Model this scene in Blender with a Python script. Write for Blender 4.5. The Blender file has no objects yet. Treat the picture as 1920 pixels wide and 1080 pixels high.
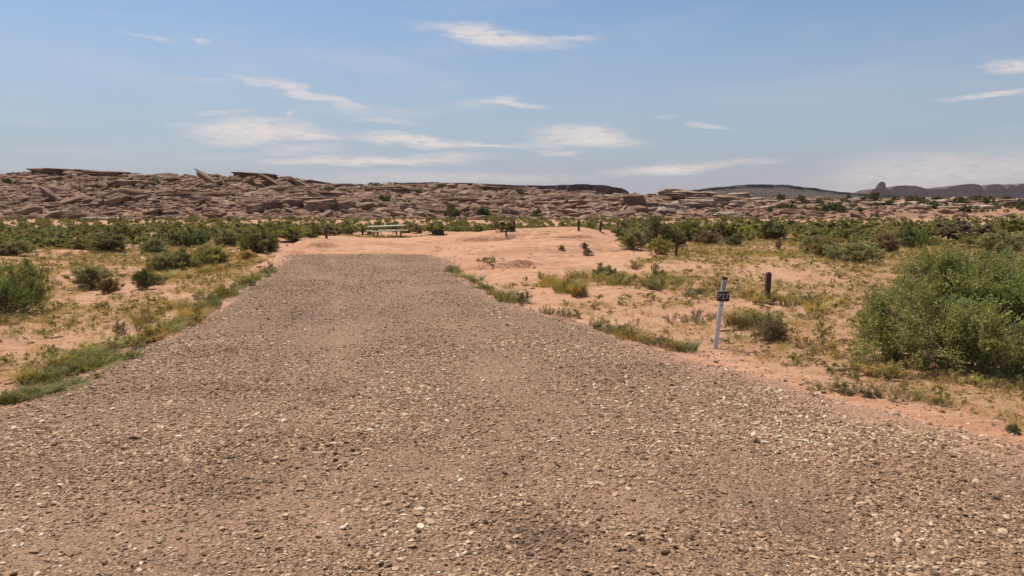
import bpy, math, random
import numpy as np
from mathutils import Vector, Matrix, noise as mnoise

# ------------------------------------------------------------------ camera, world, sun, exposure
S = bpy.context.scene
C = S.collection
F = 1423.0; HZ = 385.0; CAMH = 2.0
PITCH = math.atan((540 - HZ) / F)
cam_d = bpy.data.cameras.new('camera'); cam = bpy.data.objects.new('camera', cam_d); C.objects.link(cam)
cam_d.sensor_width = 36; cam_d.lens = F / 1920 * 36; cam_d.clip_end = 20000; cam_d.clip_start = 0.05
cam.location = (0, 0, CAMH); cam.rotation_euler = (math.pi / 2 - PITCH, 0, 0)
S.camera = cam
SUN_EL = math.radians(63); SUN_AZ = math.radians(-48)     # ahead and to the left
sd = bpy.data.lights.new('sun', 'SUN'); sun = bpy.data.objects.new('sun', sd); C.objects.link(sun)
sd.energy = 5.0; sd.angle = math.radians(0.53); sd.color = (1.0, 0.93, 0.83)
sv = Vector((math.sin(SUN_AZ) * math.cos(SUN_EL), math.cos(SUN_AZ) * math.cos(SUN_EL), math.sin(SUN_EL)))
sun.rotation_euler = sv.to_track_quat('Z', 'Y').to_euler()
S.view_settings.view_transform = 'Standard'; S.view_settings.look = 'None'
S.view_settings.exposure = 0.0; S.view_settings.gamma = 1

def rayd(px, py):
    a = (px - 960) / F; b = (540 - py) / F
    cp, sp = math.cos(PITCH), math.sin(PITCH)
    return np.array([a, cp + b * sp, -sp + b * cp])
def flat(px, py, z=0.0):
    d = rayd(px, py); t = (z - CAMH) / d[2]
    return (d[0] * t, d[1] * t)
def azel(px, py):
    d = rayd(px, py); d = d / np.linalg.norm(d)
    return math.atan2(d[0], d[1]), math.asin(d[2])

class NT:
    def __init__(s, nt): s.nt = nt; nt.nodes.clear()
    def n(s, t, **k):
        o = s.nt.nodes.new('ShaderNode' + t)
        ins = k.pop('i', {})
        for a, v in k.items(): setattr(o, a, v)
        for a, v in ins.items():
            sock = o.inputs[a]
            if isinstance(v, bpy.types.NodeSocket): s.nt.links.new(v, sock)
            else: sock.default_value = v
        return o
    def math(s, op, a, b=0.0, c=False):
        return s.n('Math', operation=op, use_clamp=c, i={0: a, 1: b}).outputs[0]
    def mix(s, f, a, b, mode='MIX'):
        o = s.n('Mix', data_type='RGBA', blend_type=mode); o.clamp_factor = True
        for k, v in ((0, f), (6, a), (7, b)):
            if isinstance(v, bpy.types.NodeSocket): s.nt.links.new(v, o.inputs[k])
            else: o.inputs[k].default_value = (v if k == 0 else (tuple(v) + (1,))[:4])
        return o.outputs[2]
    def noise(s, vec, scale, detail=4, rough=0.55, dist=0.0, dim='3D'):
        return s.n('TexNoise', noise_dimensions=dim, i={'Vector': vec, 'Scale': scale, 'Detail': detail, 'Roughness': rough, 'Distortion': dist}).outputs[0]
    def mr(s, v, a, b, c=0.0, d=1.0, t='LINEAR'):
        return s.n('MapRange', interpolation_type=t, i={0: v, 1: a, 2: b, 3: c, 4: d}).outputs[0]
    def map(s, vec, scale=(1, 1, 1), loc=(0, 0, 0), rot=(0, 0, 0), t='POINT'):
        return s.n('Mapping', vector_type=t, i={'Vector': vec, 'Location': loc, 'Rotation': rot, 'Scale': scale}).outputs[0]

W = bpy.data.worlds.new("World"); S.world = W; W.use_nodes = True
w = NT(W.node_tree)
SKY_STR = 0.1
sky = w.n('TexSky', sky_type='NISHITA'); sky.sun_disc = False
sky.sun_elevation = SUN_EL; sky.sun_rotation = SUN_AZ; sky.altitude = 1400; sky.air_density = 1.0; sky.dust_density = 1.6; sky.ozone_density = 2.2
geo = w.n('TexCoord')
sep = w.n('SeparateXYZ', i={0: geo.outputs['Generated']})
az = w.math('ARCTAN2', sep.outputs[0], sep.outputs[1]); el = w.math('ARCSINE', sep.outputs[2])
ae = w.n('CombineXYZ', i={0: az, 1: el, 2: 0.0}).outputs[0]
wn = w.n('TexNoise', i={'Vector': w.map(ae, (5, 22, 1)), 'Scale': 1.6, 'Detail': 6, 'Roughness': 0.62})
wsub = w.n('VectorMath', operation='SUBTRACT', i={0: wn.outputs[1], 1: (0.5, 0.5, 0.5)}).outputs[0]
wsc = w.n('VectorMath', operation='MULTIPLY', i={0: wsub, 1: (0.16, 0.034, 0)}).outputs[0]
aew = w.n('VectorMath', operation='ADD', i={0: ae, 1: wsc}).outputs[0]
#        px    py   half-w half-h  tilt  strength
CL = [(925, 68, 130, 17, -7, 1.0), (1040, 75, 80, 6, -3, .6), (570, 176, 125, 10, -12, .8), (640, 188, 60, 5, -14, .7), (415, 210, 46, 7, 4, .5), (553, 212, 18, 7, 0, .7),
      (450, 245, 105, 21, 5, 1.0), (560, 243, 90, 13, -4, .85), (500, 232, 70, 10, 4, .6), (570, 276, 80, 11, 2, .5), (420, 262, 60, 10, 0, .5), (790, 262, 115, 11, -4, 1.0),
      (900, 272, 90, 5, -4, .8), (700, 300, 190, 10, 1, .85), (790, 297, 80, 9, 3, .6), (1105, 256, 95, 17, -3, 1.0), (1010, 270, 70, 7, 0, .5), (1040, 284, 40, 6, 0, .5),
      (1255, 316, 140, 11, 4, .9), (1390, 305, 70, 6, 2, .4), (960, 195, 45, 9, -6, .8), (900, 195, 80, 10, 2, .3), (735, 223, 45, 6, -4, .45), (1315, 236, 28, 5, -4, .5),
      (1260, 216, 30, 5, 0, .3), (1900, 124, 62, 16, 6, .8), (1870, 174, 90, 7, 4, .9), (1760, 325, 260, 44, 4, .6), (1900, 300, 160, 22, 3, .4), (270, 73, 40, 6, -14, .4),
      (365, 80, 10, 4, 0, .6), (80, 281, 80, 5, 0, .3), (180, 283, 50, 5, 0, .22), (700, 120, 160, 20, -8, .16), (380, 155, 90, 8, 0, .22), (740, 208, 160, 9, 0, .2),
      (420, 292, 90, 10, 0, .3), (860, 335, 260, 12, 0, .45), (1500, 180, 260, 30, -5, .1), (200, 130, 260, 30, -10, .1)]
acc = None
for (px, py, hw, hh, tl, st) in CL:
    a0, e0 = azel(px, py); a1, _ = azel(px + hw, py); _, e1 = azel(px, py - hh)
    m = w.map(aew, ((a1 - a0) * 1.15, (e1 - e0) * 1.25, 1), (a0, e0, 0), (0, 0, math.radians(tl)), 'TEXTURE')
    L = w.n('VectorMath', operation='LENGTH', i={0: m}).outputs['Value']
    v = w.mr(L, 1.3, 0.15, 0.0, st, 'SMOOTHSTEP')
    acc = v if acc is None else w.math('MAXIMUM', acc, v)
fine = w.noise(w.map(ae, (12, 70, 1), rot=(0, 0, 0.06)), 3.0, 9, .7, .9)
dens = w.math('MULTIPLY', acc, w.mr(fine, .28, .56, .3, 1.15, 'SMOOTHSTEP'))
veil = w.mr(w.noise(w.map(ae, (3, 16, 1), rot=(0, 0, .12)), 1.3, 5, .6, .8), .45, .8, 0, .16, 'SMOOTHSTEP')
dens = w.math('MAXIMUM', dens, veil, True)
hz = w.mr(el, 0.30, -0.01, 0.0, 0.9, 'SMOOTHSTEP')
scol = w.mix(hz, w.mix(1.0, sky.outputs[0], (1.13, 1.17, 1.15), 'MULTIPLY'), (3.75, 4.15, 4.85))
hz2 = w.math('MULTIPLY', w.mr(el, 0.075, 0.0, 0, .8, 'SMOOTHSTEP'), w.mr(az, -.35, .6, .15, 1.0))
scol = w.mix(hz2, scol, (4.55, 4.0, 4.15))
scol = w.mix(w.math('MULTIPLY', dens, .8), scol, (8.2, 7.2, 6.8))
bg = w.n('Background', i={'Color': scol, 'Strength': SKY_STR})
wo = w.n('OutputWorld', i={'Surface': bg.outputs[0]})

# ------------------------------------------------------------------ helpers
rng = np.random.default_rng(7); random.seed(7)
def hash2(i, j, seed):
    n = (i.astype(np.int64) * 374761393 + j.astype(np.int64) * 668265263 + seed * 974711) & 0xffffffff
    n = ((n ^ (n >> 13)) * 1274126177) & 0xffffffff
    n = ((n ^ (n >> 15)) * 2246822519) & 0xffffffff
    return ((n ^ (n >> 16)) & 0xffffff) / float(0xffffff)
def vn(x, y, seed=0):
    x = np.asarray(x, float); y = np.asarray(y, float)
    i = np.floor(x); j = np.floor(y); fx = x - i; fy = y - j
    i = i.astype(np.int64); j = j.astype(np.int64)
    fx = fx * fx * fx * (fx * (fx * 6 - 15) + 10); fy = fy * fy * fy * (fy * (fy * 6 - 15) + 10)
    a = hash2(i, j, seed); b = hash2(i + 1, j, seed); c = hash2(i, j + 1, seed); d = hash2(i + 1, j + 1, seed)
    return (a + (b - a) * fx) * (1 - fy) + (c + (d - c) * fx) * fy
def fbm(x, y, o=4, seed=0, r=.5):
    s = 0; a = 1; t = 0
    for k in range(o):
        s = s + a * (vn(x * 2 ** k + 17.3 * k, y * 2 ** k - 9.1 * k, seed + k) * 2 - 1); t += a; a *= r
    return s / t
def sst(a, b, x):
    t = np.clip((x - a) / (b - a), 0, 1); return t * t * (3 - 2 * t)

def sdf(poly, x, y):                      # signed distance, positive inside
    x = np.asarray(x, float); y = np.asarray(y, float)
    d = np.full(x.shape, 1e18); ins = np.zeros(x.shape, bool); n = len(poly)
    for k in range(n):
        ax, ay = poly[k]; bx, by = poly[(k + 1) % n]
        ex, ey = bx - ax, by - ay
        t = np.clip(((x - ax) * ex + (y - ay) * ey) / (ex * ex + ey * ey), 0, 1)
        d = np.minimum(d, (x - ax - ex * t) ** 2 + (y - ay - ey * t) ** 2)
        c = ((ay > y) != (by > y)) & (x < (bx - ax) * (y - ay) / (by - ay + 1e-12) + ax)
        ins ^= c
    d = np.sqrt(d); return np.where(ins, d, -d)
ROAD = [flat(*p) for p in [(545, 479), (690, 476), (800, 478), (835, 487), (850, 512), (930, 562), (1080, 607), (1290, 668), (1440, 706), (1600, 756), (1920, 842)]]
ROAD += [(9.5, 4.2), (22, 2.6), (22, -6), (-22, -6), (-22, 3.2), (-9, 5.6)] + [flat(*p) for p in [(0, 765), (100, 727), (190, 692), (260, 660), (400, 582), (455, 545), (510, 505)]]
PAD = [flat(*p) for p in [(545, 481), (490, 470), (520, 455), (600, 441), (700, 447), (850, 441), (960, 438), (1150, 434), (1162, 466), (1235, 470), (1140, 498), (1060, 520), (960, 524), (890, 512), (838, 486), (700, 478)]]

CX = [-900, -400, 0, 60, 200, 350, 500, 556, 600, 720, 850, 960, 1100, 1200, 1250, 1350, 1400, 1500, 1700, 1920, 2500, 3200]
CY = [335, 337, 334, 327, 331, 333, 337, 344, 353, 354, 353, 358, 366, 370, 367, 370, 376, 377, 375, 377, 378, 372]
YC = 165.0
def H(x, y):
    x = np.asarray(x, float); y = np.asarray(y, float)
    rd = sdf(ROAD, x, y); pd = sdf(PAD, x, y)
    soft = 1 - sst(-3.0, 0.0, rd); pads = 1 - .6 * sst(-2, 1, pd)
    z = .17 * fbm(x / 8.0, y / 8.0, 3, 3) * soft
    z += .07 * fbm(x / 1.9, y / 1.9, 3, 11) * soft * pads * sst(120, 60, y)
    z += .035 * fbm(x / .45, y / .45, 2, 21) * soft * pads * sst(60, 25, y)
    # low eroded steps crossing the pad
    pm = sst(-1.5, 2.5, pd)
    z += .46 * np.exp(-((x - 2.5) ** 2 / 42 + (y - 45) ** 2 / 46)) * pm - .12 * np.exp(-((x - 3.5) ** 2 / 14 + (y - 27) ** 2 / 30)) * pm
    wx = x + 2.2 * fbm(x / 5, y / 5, 3, 32); wy = y + 2.2 * fbm(x / 5, y / 5, 3, 33)
    cr1 = fbm(wx / 5.5 + wy / 16, wy / 3.2 - wx / 11, 3, 31); cr2 = fbm(wx / 2.6, wy / 1.5 - wx / 5, 3, 35)
    pat = sst(-.15, .2, fbm(x / 6, y / 6, 2, 37))
    z -= (.20 * np.clip(1 - np.abs(cr1) / .07, 0, 1) + .10 * np.clip(1 - np.abs(cr2) / .09, 0, 1)) * pat * pm
    z += .24 * sst(-.03, .03, cr1) * pat * pm
    z += .30 * np.exp(-((x - 9) ** 2 / 50 + (y - 22) ** 2 / 60)) * soft       # low hump on the right
    z -= .95 * sst(56, 70, y + 3 * fbm(x / 15, y / 15, 2, 5)) * sst(112, 92, y)
    # ridge
    xc = x / YC
    zc = 2 + (HZ - np.interp(xc * F + 960, CX, CY)) / F * YC
    b = 112 + 7 * fbm(x / 28, y * 0 + 3.3, 3, 41) + 6 * sst(55, 80, x) - 3 * sst(-40, -90, x)
    t = np.clip((y - b) / (YC - b), 0, 1)
    tw = np.clip(t + .09 * fbm(x / 14, y / 10, 4, 43) * np.sin(np.pi * t), 0, 1)
    prof = tw + .075 * np.sin(tw * 2 * np.pi * 2 + np.pi) 
    prof = .45 * prof + .55 * (sst(.0, .3, tw) * .42 + sst(.36, .72, tw) * .34 + sst(.78, 1, tw) * .24)
    z += prof * (zc - .0) * np.where(y > b, 1, 0)
    z += .5 * fbm(x / 6, y / 6, 4, 45) * sst(0, .15, t) * (1 - sst(190, 240, y))
    pl = np.clip(y - YC, 0, 240) * .009
    far = sst(200, 520, y)
    z = z + pl
    z = z * (1 - far) + far * (5.6 + 1.5 * fbm(x / 300, y / 300, 3, 51))
    return z
_T = np.concatenate([np.linspace(3, 60, 700), np.linspace(60.2, 240, 500)])
def at(px, py, fb=YC):
    d = rayd(px, py); t = _T / d[1]
    x = d[0] * t; y = d[1] * t; z = CAMH + d[2] * t
    g = H(x, y); k = np.nonzero(z <= g)[0]
    if len(k) == 0:
        t = fb / d[1]; return (d[0] * t, fb, float(H(d[0] * t, fb)))
    k = k[0]
    return (float(x[k]), float(y[k]), float(g[k]))
def proj(x, y, z):
    cp, sp = math.cos(PITCH), math.sin(PITCH)
    fw = y * cp - (z - CAMH) * sp; up = y * sp + (z - CAMH) * cp
    return 960 + F * x / fw, 540 - F * up / fw

def mesh_np(name, V, Fc, mats, smooth=False, tint=None, mi=None, name2=None):
    me = bpy.data.meshes.new(name)
    V = np.asarray(V, np.float32); Fc = np.asarray(Fc, np.int32); k = Fc.shape[1]; n = len(Fc)
    me.vertices.add(len(V)); me.vertices.foreach_set('co', V.ravel())
    me.loops.add(n * k); me.loops.foreach_set('vertex_index', Fc.ravel())
    me.polygons.add(n); me.polygons.foreach_set('loop_start', np.arange(n, dtype=np.int32) * k)
    me.polygons.foreach_set('loop_total', np.full(n, k, np.int32))
    me.polygons.foreach_set('use_smooth', np.full(n, smooth, bool))
    for m in mats: me.materials.append(m)
    if mi is not None: me.polygons.foreach_set('material_index', np.asarray(mi, np.int32))
    me.update(calc_edges=True)
    if tint is not None:
        a = me.attributes.new('tint', 'FLOAT', 'POINT'); a.data.foreach_set('value', np.asarray(tint, np.float32))
    return me
def add(name, me, parent=None, loc=(0, 0, 0), rot=(0, 0, 0), sc=(1, 1, 1)):
    o = bpy.data.objects.new(name, me); C.objects.link(o); o.parent = parent
    o.location = loc; o.rotation_euler = rot; o.scale = sc
    return o
def tag(o, label=None, cat=None, group=None, kind=None):
    if label: o['label'] = label
    if cat: o['category'] = cat
    if group: o['group'] = group
    if kind: o['kind'] = kind
    return o
def mat(name, fn):
    m = bpy.data.materials.new(name); m.use_nodes = True
    n = NT(m.node_tree); sh = fn(n)
    n.n('OutputMaterial', i={'Surface': sh}); return m
def pbsdf(n, col, rough=.9, bump=None, bs=.5, bd=.02, **k):
    i = {'Base Color': col if isinstance(col, bpy.types.NodeSocket) else tuple(col) + (1,), 'Roughness': rough}
    i.update(k)
    if bump is not None: i['Normal'] = n.n('Bump', i={'Height': bump, 'Strength': bs, 'Distance': bd}).outputs[0]
    return n.n('BsdfPrincipled', i=i).outputs[0]
def pos(n): return n.n('NewGeometry').outputs['Position']
def attr(n, a): return n.n('Attribute', attribute_name=a).outputs['Fac']

# ------------------------------------------------------------------ materials
def m_sand(n):
    p = pos(n); lit = attr(n, 'litter'); sc = attr(n, 'scree')
    big = n.noise(p, .22, 4, .6); mid = n.noise(p, 1.6, 5, .62); fin = n.noise(p, 14, 6, .7)
    c = n.mix(n.mr(big, .35, .65), (.54, .275, .155), (.58, .325, .20))
    c = n.mix(n.mr(mid, .45, .75), c, (.64, .38, .24))
    c = n.mix(n.math('MULTIPLY', n.mr(n.noise(p, 3.3, 5, .7, .6), .5, .66), .55), c, (.38, .18, .105))
    str_ = n.noise(n.map(p, (1, 3.4, 1), rot=(0, 0, -.2)), 1.1, 7, .7, 1.2)
    c = n.mix(n.mr(str_, .56, .62, 0, .45), c, (.31, .155, .095))
    # scattered bits of straw, bark and dead leaves lying on the sand
    v = n.n('TexVoronoi', feature='F1', i={'Vector': n.map(p, (1, 1.6, 1)), 'Scale': 19.0, 'Randomness': 1.0})
    r = n.n('SeparateColor', i={0: v.outputs['Color']}).outputs
    bits = n.math('MULTIPLY', n.math('GREATER_THAN', r[0], .45), n.math('LESS_THAN', v.outputs['Distance'], .42))
    patch = n.math('MULTIPLY', lit, n.mr(n.noise(p, 1.2, 5, .7), .38, .58))
    bc = n.mix(r[1], (.16, .085, .05), (.40, .27, .14))
    c = n.mix(n.math('MULTIPLY', n.math('MULTIPLY', bits, patch), .8), c, bc)
    c = n.mix(n.math('MULTIPLY', n.mr(fin, .62, .72), n.mr(lit, 0, 1, .12, .75)), c, (.17, .09, .055))
    c = n.mix(n.mr(fin, .42, .3, 0, .35), c, (.66, .44, .31))
    wp = n.noise(n.map(p, (.35, 1.1, 1), rot=(0, 0, .25)), .8, 7, .62, 1.6)
    rill = n.mr(n.math('ABSOLUTE', n.math('SUBTRACT', n.math('FRACT', n.math('MULTIPLY', wp, 7.0)), .5)), .07, .0)
    pdm = attr(n, 'pad')
    rill = n.math('MULTIPLY', n.math('MULTIPLY', rill, n.mr(n.noise(p, .5, 4, .6), .46, .6)), pdm)
    c = n.mix(n.math('MULTIPLY', pdm, n.mr(n.noise(n.map(p, (.5, 1, 1), rot=(0, 0, .3)), .5, 6, .65, .8), .5, .66, 0, .8)), c, (.42, .205, .12))
    c = n.mix(n.math('MULTIPLY', rill, .75), c, (.34, .16, .095))
    c = n.mix(n.math('MULTIPLY', lit, n.mr(n.noise(p, .8, 5, .7), .36, .6, .25, .8)), c, (.41, .25, .135))
    c = n.mix(n.math('MULTIPLY', sc, .9), c, n.mix(n.noise(p, .35, 5, .7), (.13, .07, .045), (.31, .175, .11)))  # scree tone, darkened so the colour carries crevice shade between rocks
    h = n.math('ADD', n.math('MULTIPLY', fin, .5), n.math('ADD', n.math('MULTIPLY', mid, 1.4), n.math('SUBTRACT', n.math('MULTIPLY', str_, 1.2), n.math('MULTIPLY', rill, .8))))
    return pbsdf(n, c, .95, h, 1.0, .06, **{'Specular IOR Level': .1})
SAND = mat('sand', m_sand)
def m_gravel(n):
    p = pos(n); vs = []
    wp = n.n('VectorMath', operation='ADD', i={0: p, 1: n.n('VectorMath', operation='SCALE', i={0: n.n('TexNoise', i={'Vector': p, 'Scale': 30.0}).outputs[1], 'Scale': .02}).outputs[0]}).outputs[0]
    for s in (34.0, 75.0):
        v = n.n('TexVoronoi', feature='F1', i={'Vector': wp, 'Scale': s, 'Randomness': 1.0}); vs.append(v)
    r = n.n('SeparateColor', i={0: vs[0].outputs['Color']}).outputs; r2 = n.n('SeparateColor', i={0: vs[1].outputs['Color']}).outputs
    cr = n.n('ValToRGB', i={0: r[0]}); e = cr.color_ramp
    stops = [(0, (.065, .038, .023)), (.25, (.185, .107, .060)), (.5, (.31, .188, .108)), (.75, (.45, .295, .175)), (.92, (.58, .42, .275)), (1, (.72, .60, .45))]
    e.elements[0].position = 0; e.elements[0].color = stops[0][1] + (1,); e.elements[1].position = 1; e.elements[1].color = stops[-1][1] + (1,)
    for q, c in stops[1:-1]: e.elements.new(q).color = c + (1,)
    fines = n.mix(r2[1], (.13, .073, .042), (.43, .26, .155))
    pres = n.math('MULTIPLY', n.math('GREATER_THAN', r[1], .35), n.mr(vs[0].outputs['Distance'], .5, .4))
    c = n.mix(pres, fines, cr.outputs[0])
    big = n.noise(p, .55, 5, .62); tr = n.noise(n.map(p, (1.3, .22, 1), rot=(0, 0, -.17)), 1.0, 5, .6)
    c = n.mix(n.mr(tr, .46, .64, 0, .45), c, (.33, .20, .12))
    c = n.mix(n.mr(big, .57, .70, 0, .6), c, (.46, .245, .15))              # red sand showing through
    c = n.mix(n.mr(n.noise(p, .9, 5, .7, .4), .56, .68, 0, .35), c, (.12, .08, .055))   # dark old gravel
    c = n.mix(n.math('MULTIPLY', attr(n, 'dust'), .62), c, n.mix(n.noise(p, 16, 5, .7), (.34, .20, .12), (.48, .29, .185)))
    c = n.mix(n.math('MULTIPLY', attr(n, 'oil'), .55), c, (.11, .075, .052))
    ed = attr(n, 'edge'); en = n.math('ADD', ed, n.math('MULTIPLY', n.math('SUBTRACT', n.noise(p, 2.2, 6, .72), .5), 1.7))
    c = n.mix(n.mr(en, .62, .28, 0, .85), c, n.mix(n.noise(p, 9, 5, .7), (.36, .19, .12), (.56, .32, .21)))
    h = n.math('ADD', n.math('MULTIPLY', n.math('SUBTRACT', 1.0, vs[0].outputs['Distance']), pres), n.math('MULTIPLY', n.math('SUBTRACT', 1.0, vs[1].outputs['Distance']), .4))
    return pbsdf(n, c, .9, h, 1.0, .022, **{'Specular IOR Level': .25})
GRAVEL = mat('gravel', m_gravel)
def m_pebble(n):
    t = attr(n, 'tint'); p = pos(n)
    cr = n.n('ValToRGB', i={0: t}); e = cr.color_ramp
    stops = [(0, (.045, .028, .018)), (.2, (.15, .087, .048)), (.45, (.32, .19, .102)), (.7, (.50, .32, .185)), (.9, (.62, .44, .28)), (1, (.78, .66, .50))]
    e.elements[0].position = 0; e.elements[0].color = stops[0][1] + (1,); e.elements[1].position = 1; e.elements[1].color = stops[-1][1] + (1,)
    for q, c in stops[1:-1]: e.elements.new(q).color = c + (1,)
    c = n.mix(n.mr(n.noise(p, 90, 3), .4, .7, 0, .3), cr.outputs[0], (.34, .20, .12))
    return pbsdf(n, c, .8, n.noise(p, 220, 3), .3, .004, **{'Specular IOR Level': .3})
PEBBLE = mat('pebble_stone', m_pebble)
def m_rock(cd, cl, cr_):
    def f(n):
        p = pos(n); oi = n.n('ObjectInfo').outputs['Random']; t = attr(n, 'tint')
        a = n.noise(p, .55, 6, .65); st = n.noise(n.map(p, (.5, .5, 6)), 1.2, 5, .65)
        f_ = n.noise(p, 7, 5, .7)
        c = n.mix(n.mr(a, .35, .65), cd, cl)
        c = n.mix(n.mr(st, .45, .7, 0, .6), c, cr_)
        c = n.mix(n.math('MULTIPLY', n.mr(f_, .55, .7), .5), c, tuple(q * .45 for q in cd))
        v = n.math('SUBTRACT', n.math('ADD', n.math('MULTIPLY', oi, .35), n.math('MULTIPLY', t, .95)), .12)
        c = n.mix(1.0, c, n.n('CombineColor', i={0: n.math('ADD', v, .55), 1: n.math('ADD', v, .52), 2: n.math('ADD', v, .5)}).outputs[0], 'MULTIPLY')
        h = n.math('ADD', st, n.math('MULTIPLY', f_, .5))
        return pbsdf(n, c, .92, h, .9, .18, **{'Specular IOR Level': .15})
    return f
ROCK = mat('sandstone', m_rock((.175, .10, .066), (.37, .25, .175), (.20, .09, .055)))
PALE = mat('pale_sandstone', m_rock((.30, .215, .16), (.43, .33, .25), (.33, .21, .15)))
def m_mesa(c1, c2, c3, sc):
    def f(n):
        p = pos(n); st = n.noise(n.map(p, (.15, .15, 2.2)), sc, 6, .65); v = n.noise(p, sc * 2.2, 6, .7)
        c = n.mix(n.mr(st, .4, .62), c1, c2); c = n.mix(n.mr(v, .52, .62, 0, .8), c, c3)
        return pbsdf(n, c, .95, v, .8, 3.0, **{'Specular IOR Level': .05})
    return f
MESA = mat('mesa_rock', m_mesa((.10, .065, .058), (.15, .10, .09), (.065, .055, .05), .16))
HILLM = mat('hill_scrub', m_mesa((.085, .068, .06), (.125, .098, .088), (.05, .05, .042), .09))
FARM = mat('far_mesa_rock', m_mesa((.105, .06, .053), (.16, .10, .088), (.065, .043, .04), .02))
def m_leaf(n):
    t = attr(n, 'tint'); oi = n.n('ObjectInfo')
    col = oi.outputs['Color']
    c = n.mix(n.mr(t, 0, 1), (.42, .46, .44), (1.6, 1.5, 1.3)); c = n.mix(1.0, col, c, 'MULTIPLY')
    c = n.mix(n.mr(t, .93, .96, 0, .75), c, (.33, .24, .13))            # dead bits
    a = pbsdf(n, c, .75, **{'Specular IOR Level': .2})
    tr = n.n('BsdfTranslucent', i={'Color': n.mix(1.0, c, (1.3, 1.35, .7), 'MULTIPLY')}).outputs[0]
    return n.n('MixShader', i={0: .24, 1: a, 2: tr}).outputs[0]
LEAF = mat('foliage', m_leaf)
TWIG = mat('twig_bark', lambda n: pbsdf(n, n.mix(n.noise(pos(n), 30), (.16, .115, .085), (.27, .21, .165)), .9))
def simple(name, c1, c2=None, rough=.7, sc=25, metal=0, spec=.4, bump=.2):
    def f(n):
        p = n.n('TexCoord').outputs['Object']
        q = n.noise(p, sc, 5, .65)
        return pbsdf(n, n.mix(n.mr(q, .35, .65), c1, c2 or tuple(x * .75 for x in c1)), rough, q, bump, .004, **{'Metallic': metal, 'Specular IOR Level': spec})
    return mat(name, f)
WHITE = simple('white_plastic', (.72, .70, .70), (.60, .57, .56), .5, 9)
BLACK = simple('black_plastic', (.018, .016, .016), (.03, .026, .024), .5)
PLATE = simple('sign_black', (.022, .017, .016), (.035, .028, .025), .55, 60)
LETTER = simple('letter_white', (.50, .49, .49), (.36, .34, .33), .5, 120)
REFL = simple('reflective_tape', (.40, .42, .45), (.30, .31, .34), .35, 70)
POSTB = simple('brown_post', (.065, .030, .022), (.10, .05, .036), .7, 12)
STEEL = simple('burnt_steel', (.02, .018, .018), (.05, .035, .028), .6, 15, .3)
GALV = simple('weathered_steel', (.12, .11, .10), (.20, .18, .16), .55, 10, .3)
PLANK = simple('pale_table_plank', (.74, .74, .55), (.64, .64, .47), .5, 5)
DEADW = simple('dead_wood', (.17, .12, .09), (.30, .23, .18), .9, 14)

# ------------------------------------------------------------------ ground sheet
def axis(spec):
    out = [spec[0][0]]
    for a, b, s in spec:
        n = max(1, int(round((b - a) / s))); out += list(np.linspace(a, b, n + 1)[1:])
    return np.array(out)
ys = axis([(-9000, -600, 1400), (-600, -60, 90), (-60, -6, 6), (-6, 3, .6), (3, 34, .11), (34, 60, .2), (60, 112, .55), (112, 200, 1.0), (200, 420, 7), (420, 1500, 60), (1500, 9000, 500)])
xh = axis([(0, 14, .11), (14, 26, .22), (26, 50, .5), (50, 135, 1.2), (135, 300, 5), (300, 900, 40), (900, 9000, 800)])
xs = np.concatenate([-xh[::-1], xh[1:]])
def litter(x, y):
    rd = sdf(ROAD, x, y); pd = sdf(PAD, x, y)
    v = sst(.1, 1.2, -rd) * sst(0, 2.0, -pd)
    u = x / np.maximum(y, 3) * F + 960
    lush = np.where(x > 0, sst(1000, 1120, u), .75 + .3 * sst(150, 420, u))
    return v * np.clip(.42 + .36 * lush + .85 * fbm(x / 2.4, y / 2.4, 4, 71), 0, 1)
def grid(xs, ys, hf):
    X, Y = np.meshgrid(xs, ys); Z = hf(X, Y); nx = len(xs)
    V = np.stack([X, Y, Z], -1).reshape(-1, 3)
    i = (np.arange(len(ys) - 1)[:, None] * nx + np.arange(nx - 1)[None]).ravel()
    return X, Y, V, np.stack([i, i + 1, i + nx + 1, i + nx], 1)
X, Y, V, Fq = grid(xs, ys, H)
me = mesh_np('ground', V, Fq, [SAND], True)
a = me.attributes.new('litter', 'FLOAT', 'POINT'); a.data.foreach_set('value', litter(X, Y).ravel().astype(np.float32))
a = me.attributes.new('pad', 'FLOAT', 'POINT'); a.data.foreach_set('value', sst(-1, 2, sdf(PAD, X, Y)).ravel().astype(np.float32))
a = me.attributes.new('scree', 'FLOAT', 'POINT'); a.data.foreach_set('value', (sst(108, 122, Y + 4 * fbm(X / 9, Y / 9, 3, 77)) * (1 - .55 * sst(50, 80, X))).ravel().astype(np.float32))
tag(add('ground', me), kind='structure')

SPOT = [(610, 985, 60, 1), (1330, 790, 70, .8), (590, 800, 60, .6), (1180, 960, 50, .5), (330, 820, 60, .5), (700, 620, 70, .5), (930, 700, 80, .5)]
OIL = [(1010, 1020, 110, 1), (610, 735, 45, .9), (960, 890, 60, .6), (450, 900, 90, .35), (560, 600, 60, .4), (1500, 990, 90, .5), (800, 640, 70, .35)]
def spots(L, x, y):
    v = 0 * x
    for px, py, w_, s_ in L:
        a, b = flat(px, py); k = b / F * w_
        v = np.maximum(v, s_ * np.exp(-(((x - a) / k) ** 2 + ((y - b) / (k * 1.6)) ** 2) + 1.1 * fbm(x / .5, y / .5, 3, 141)))
    return np.clip(v, 0, 1)
def tracks(x, y):
    q = x + .9 + .235 * (y - 8) + .12 * fbm(y / 5, y * 0, 2, 143)
    return (np.exp(-((q + 1.0) / .36) ** 2) + np.exp(-((q - .95) / .36) ** 2)) * np.clip(.55 + .9 * fbm(x / 2, y / 3, 3, 145), 0, 1) * sst(4, 8, y)
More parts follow.
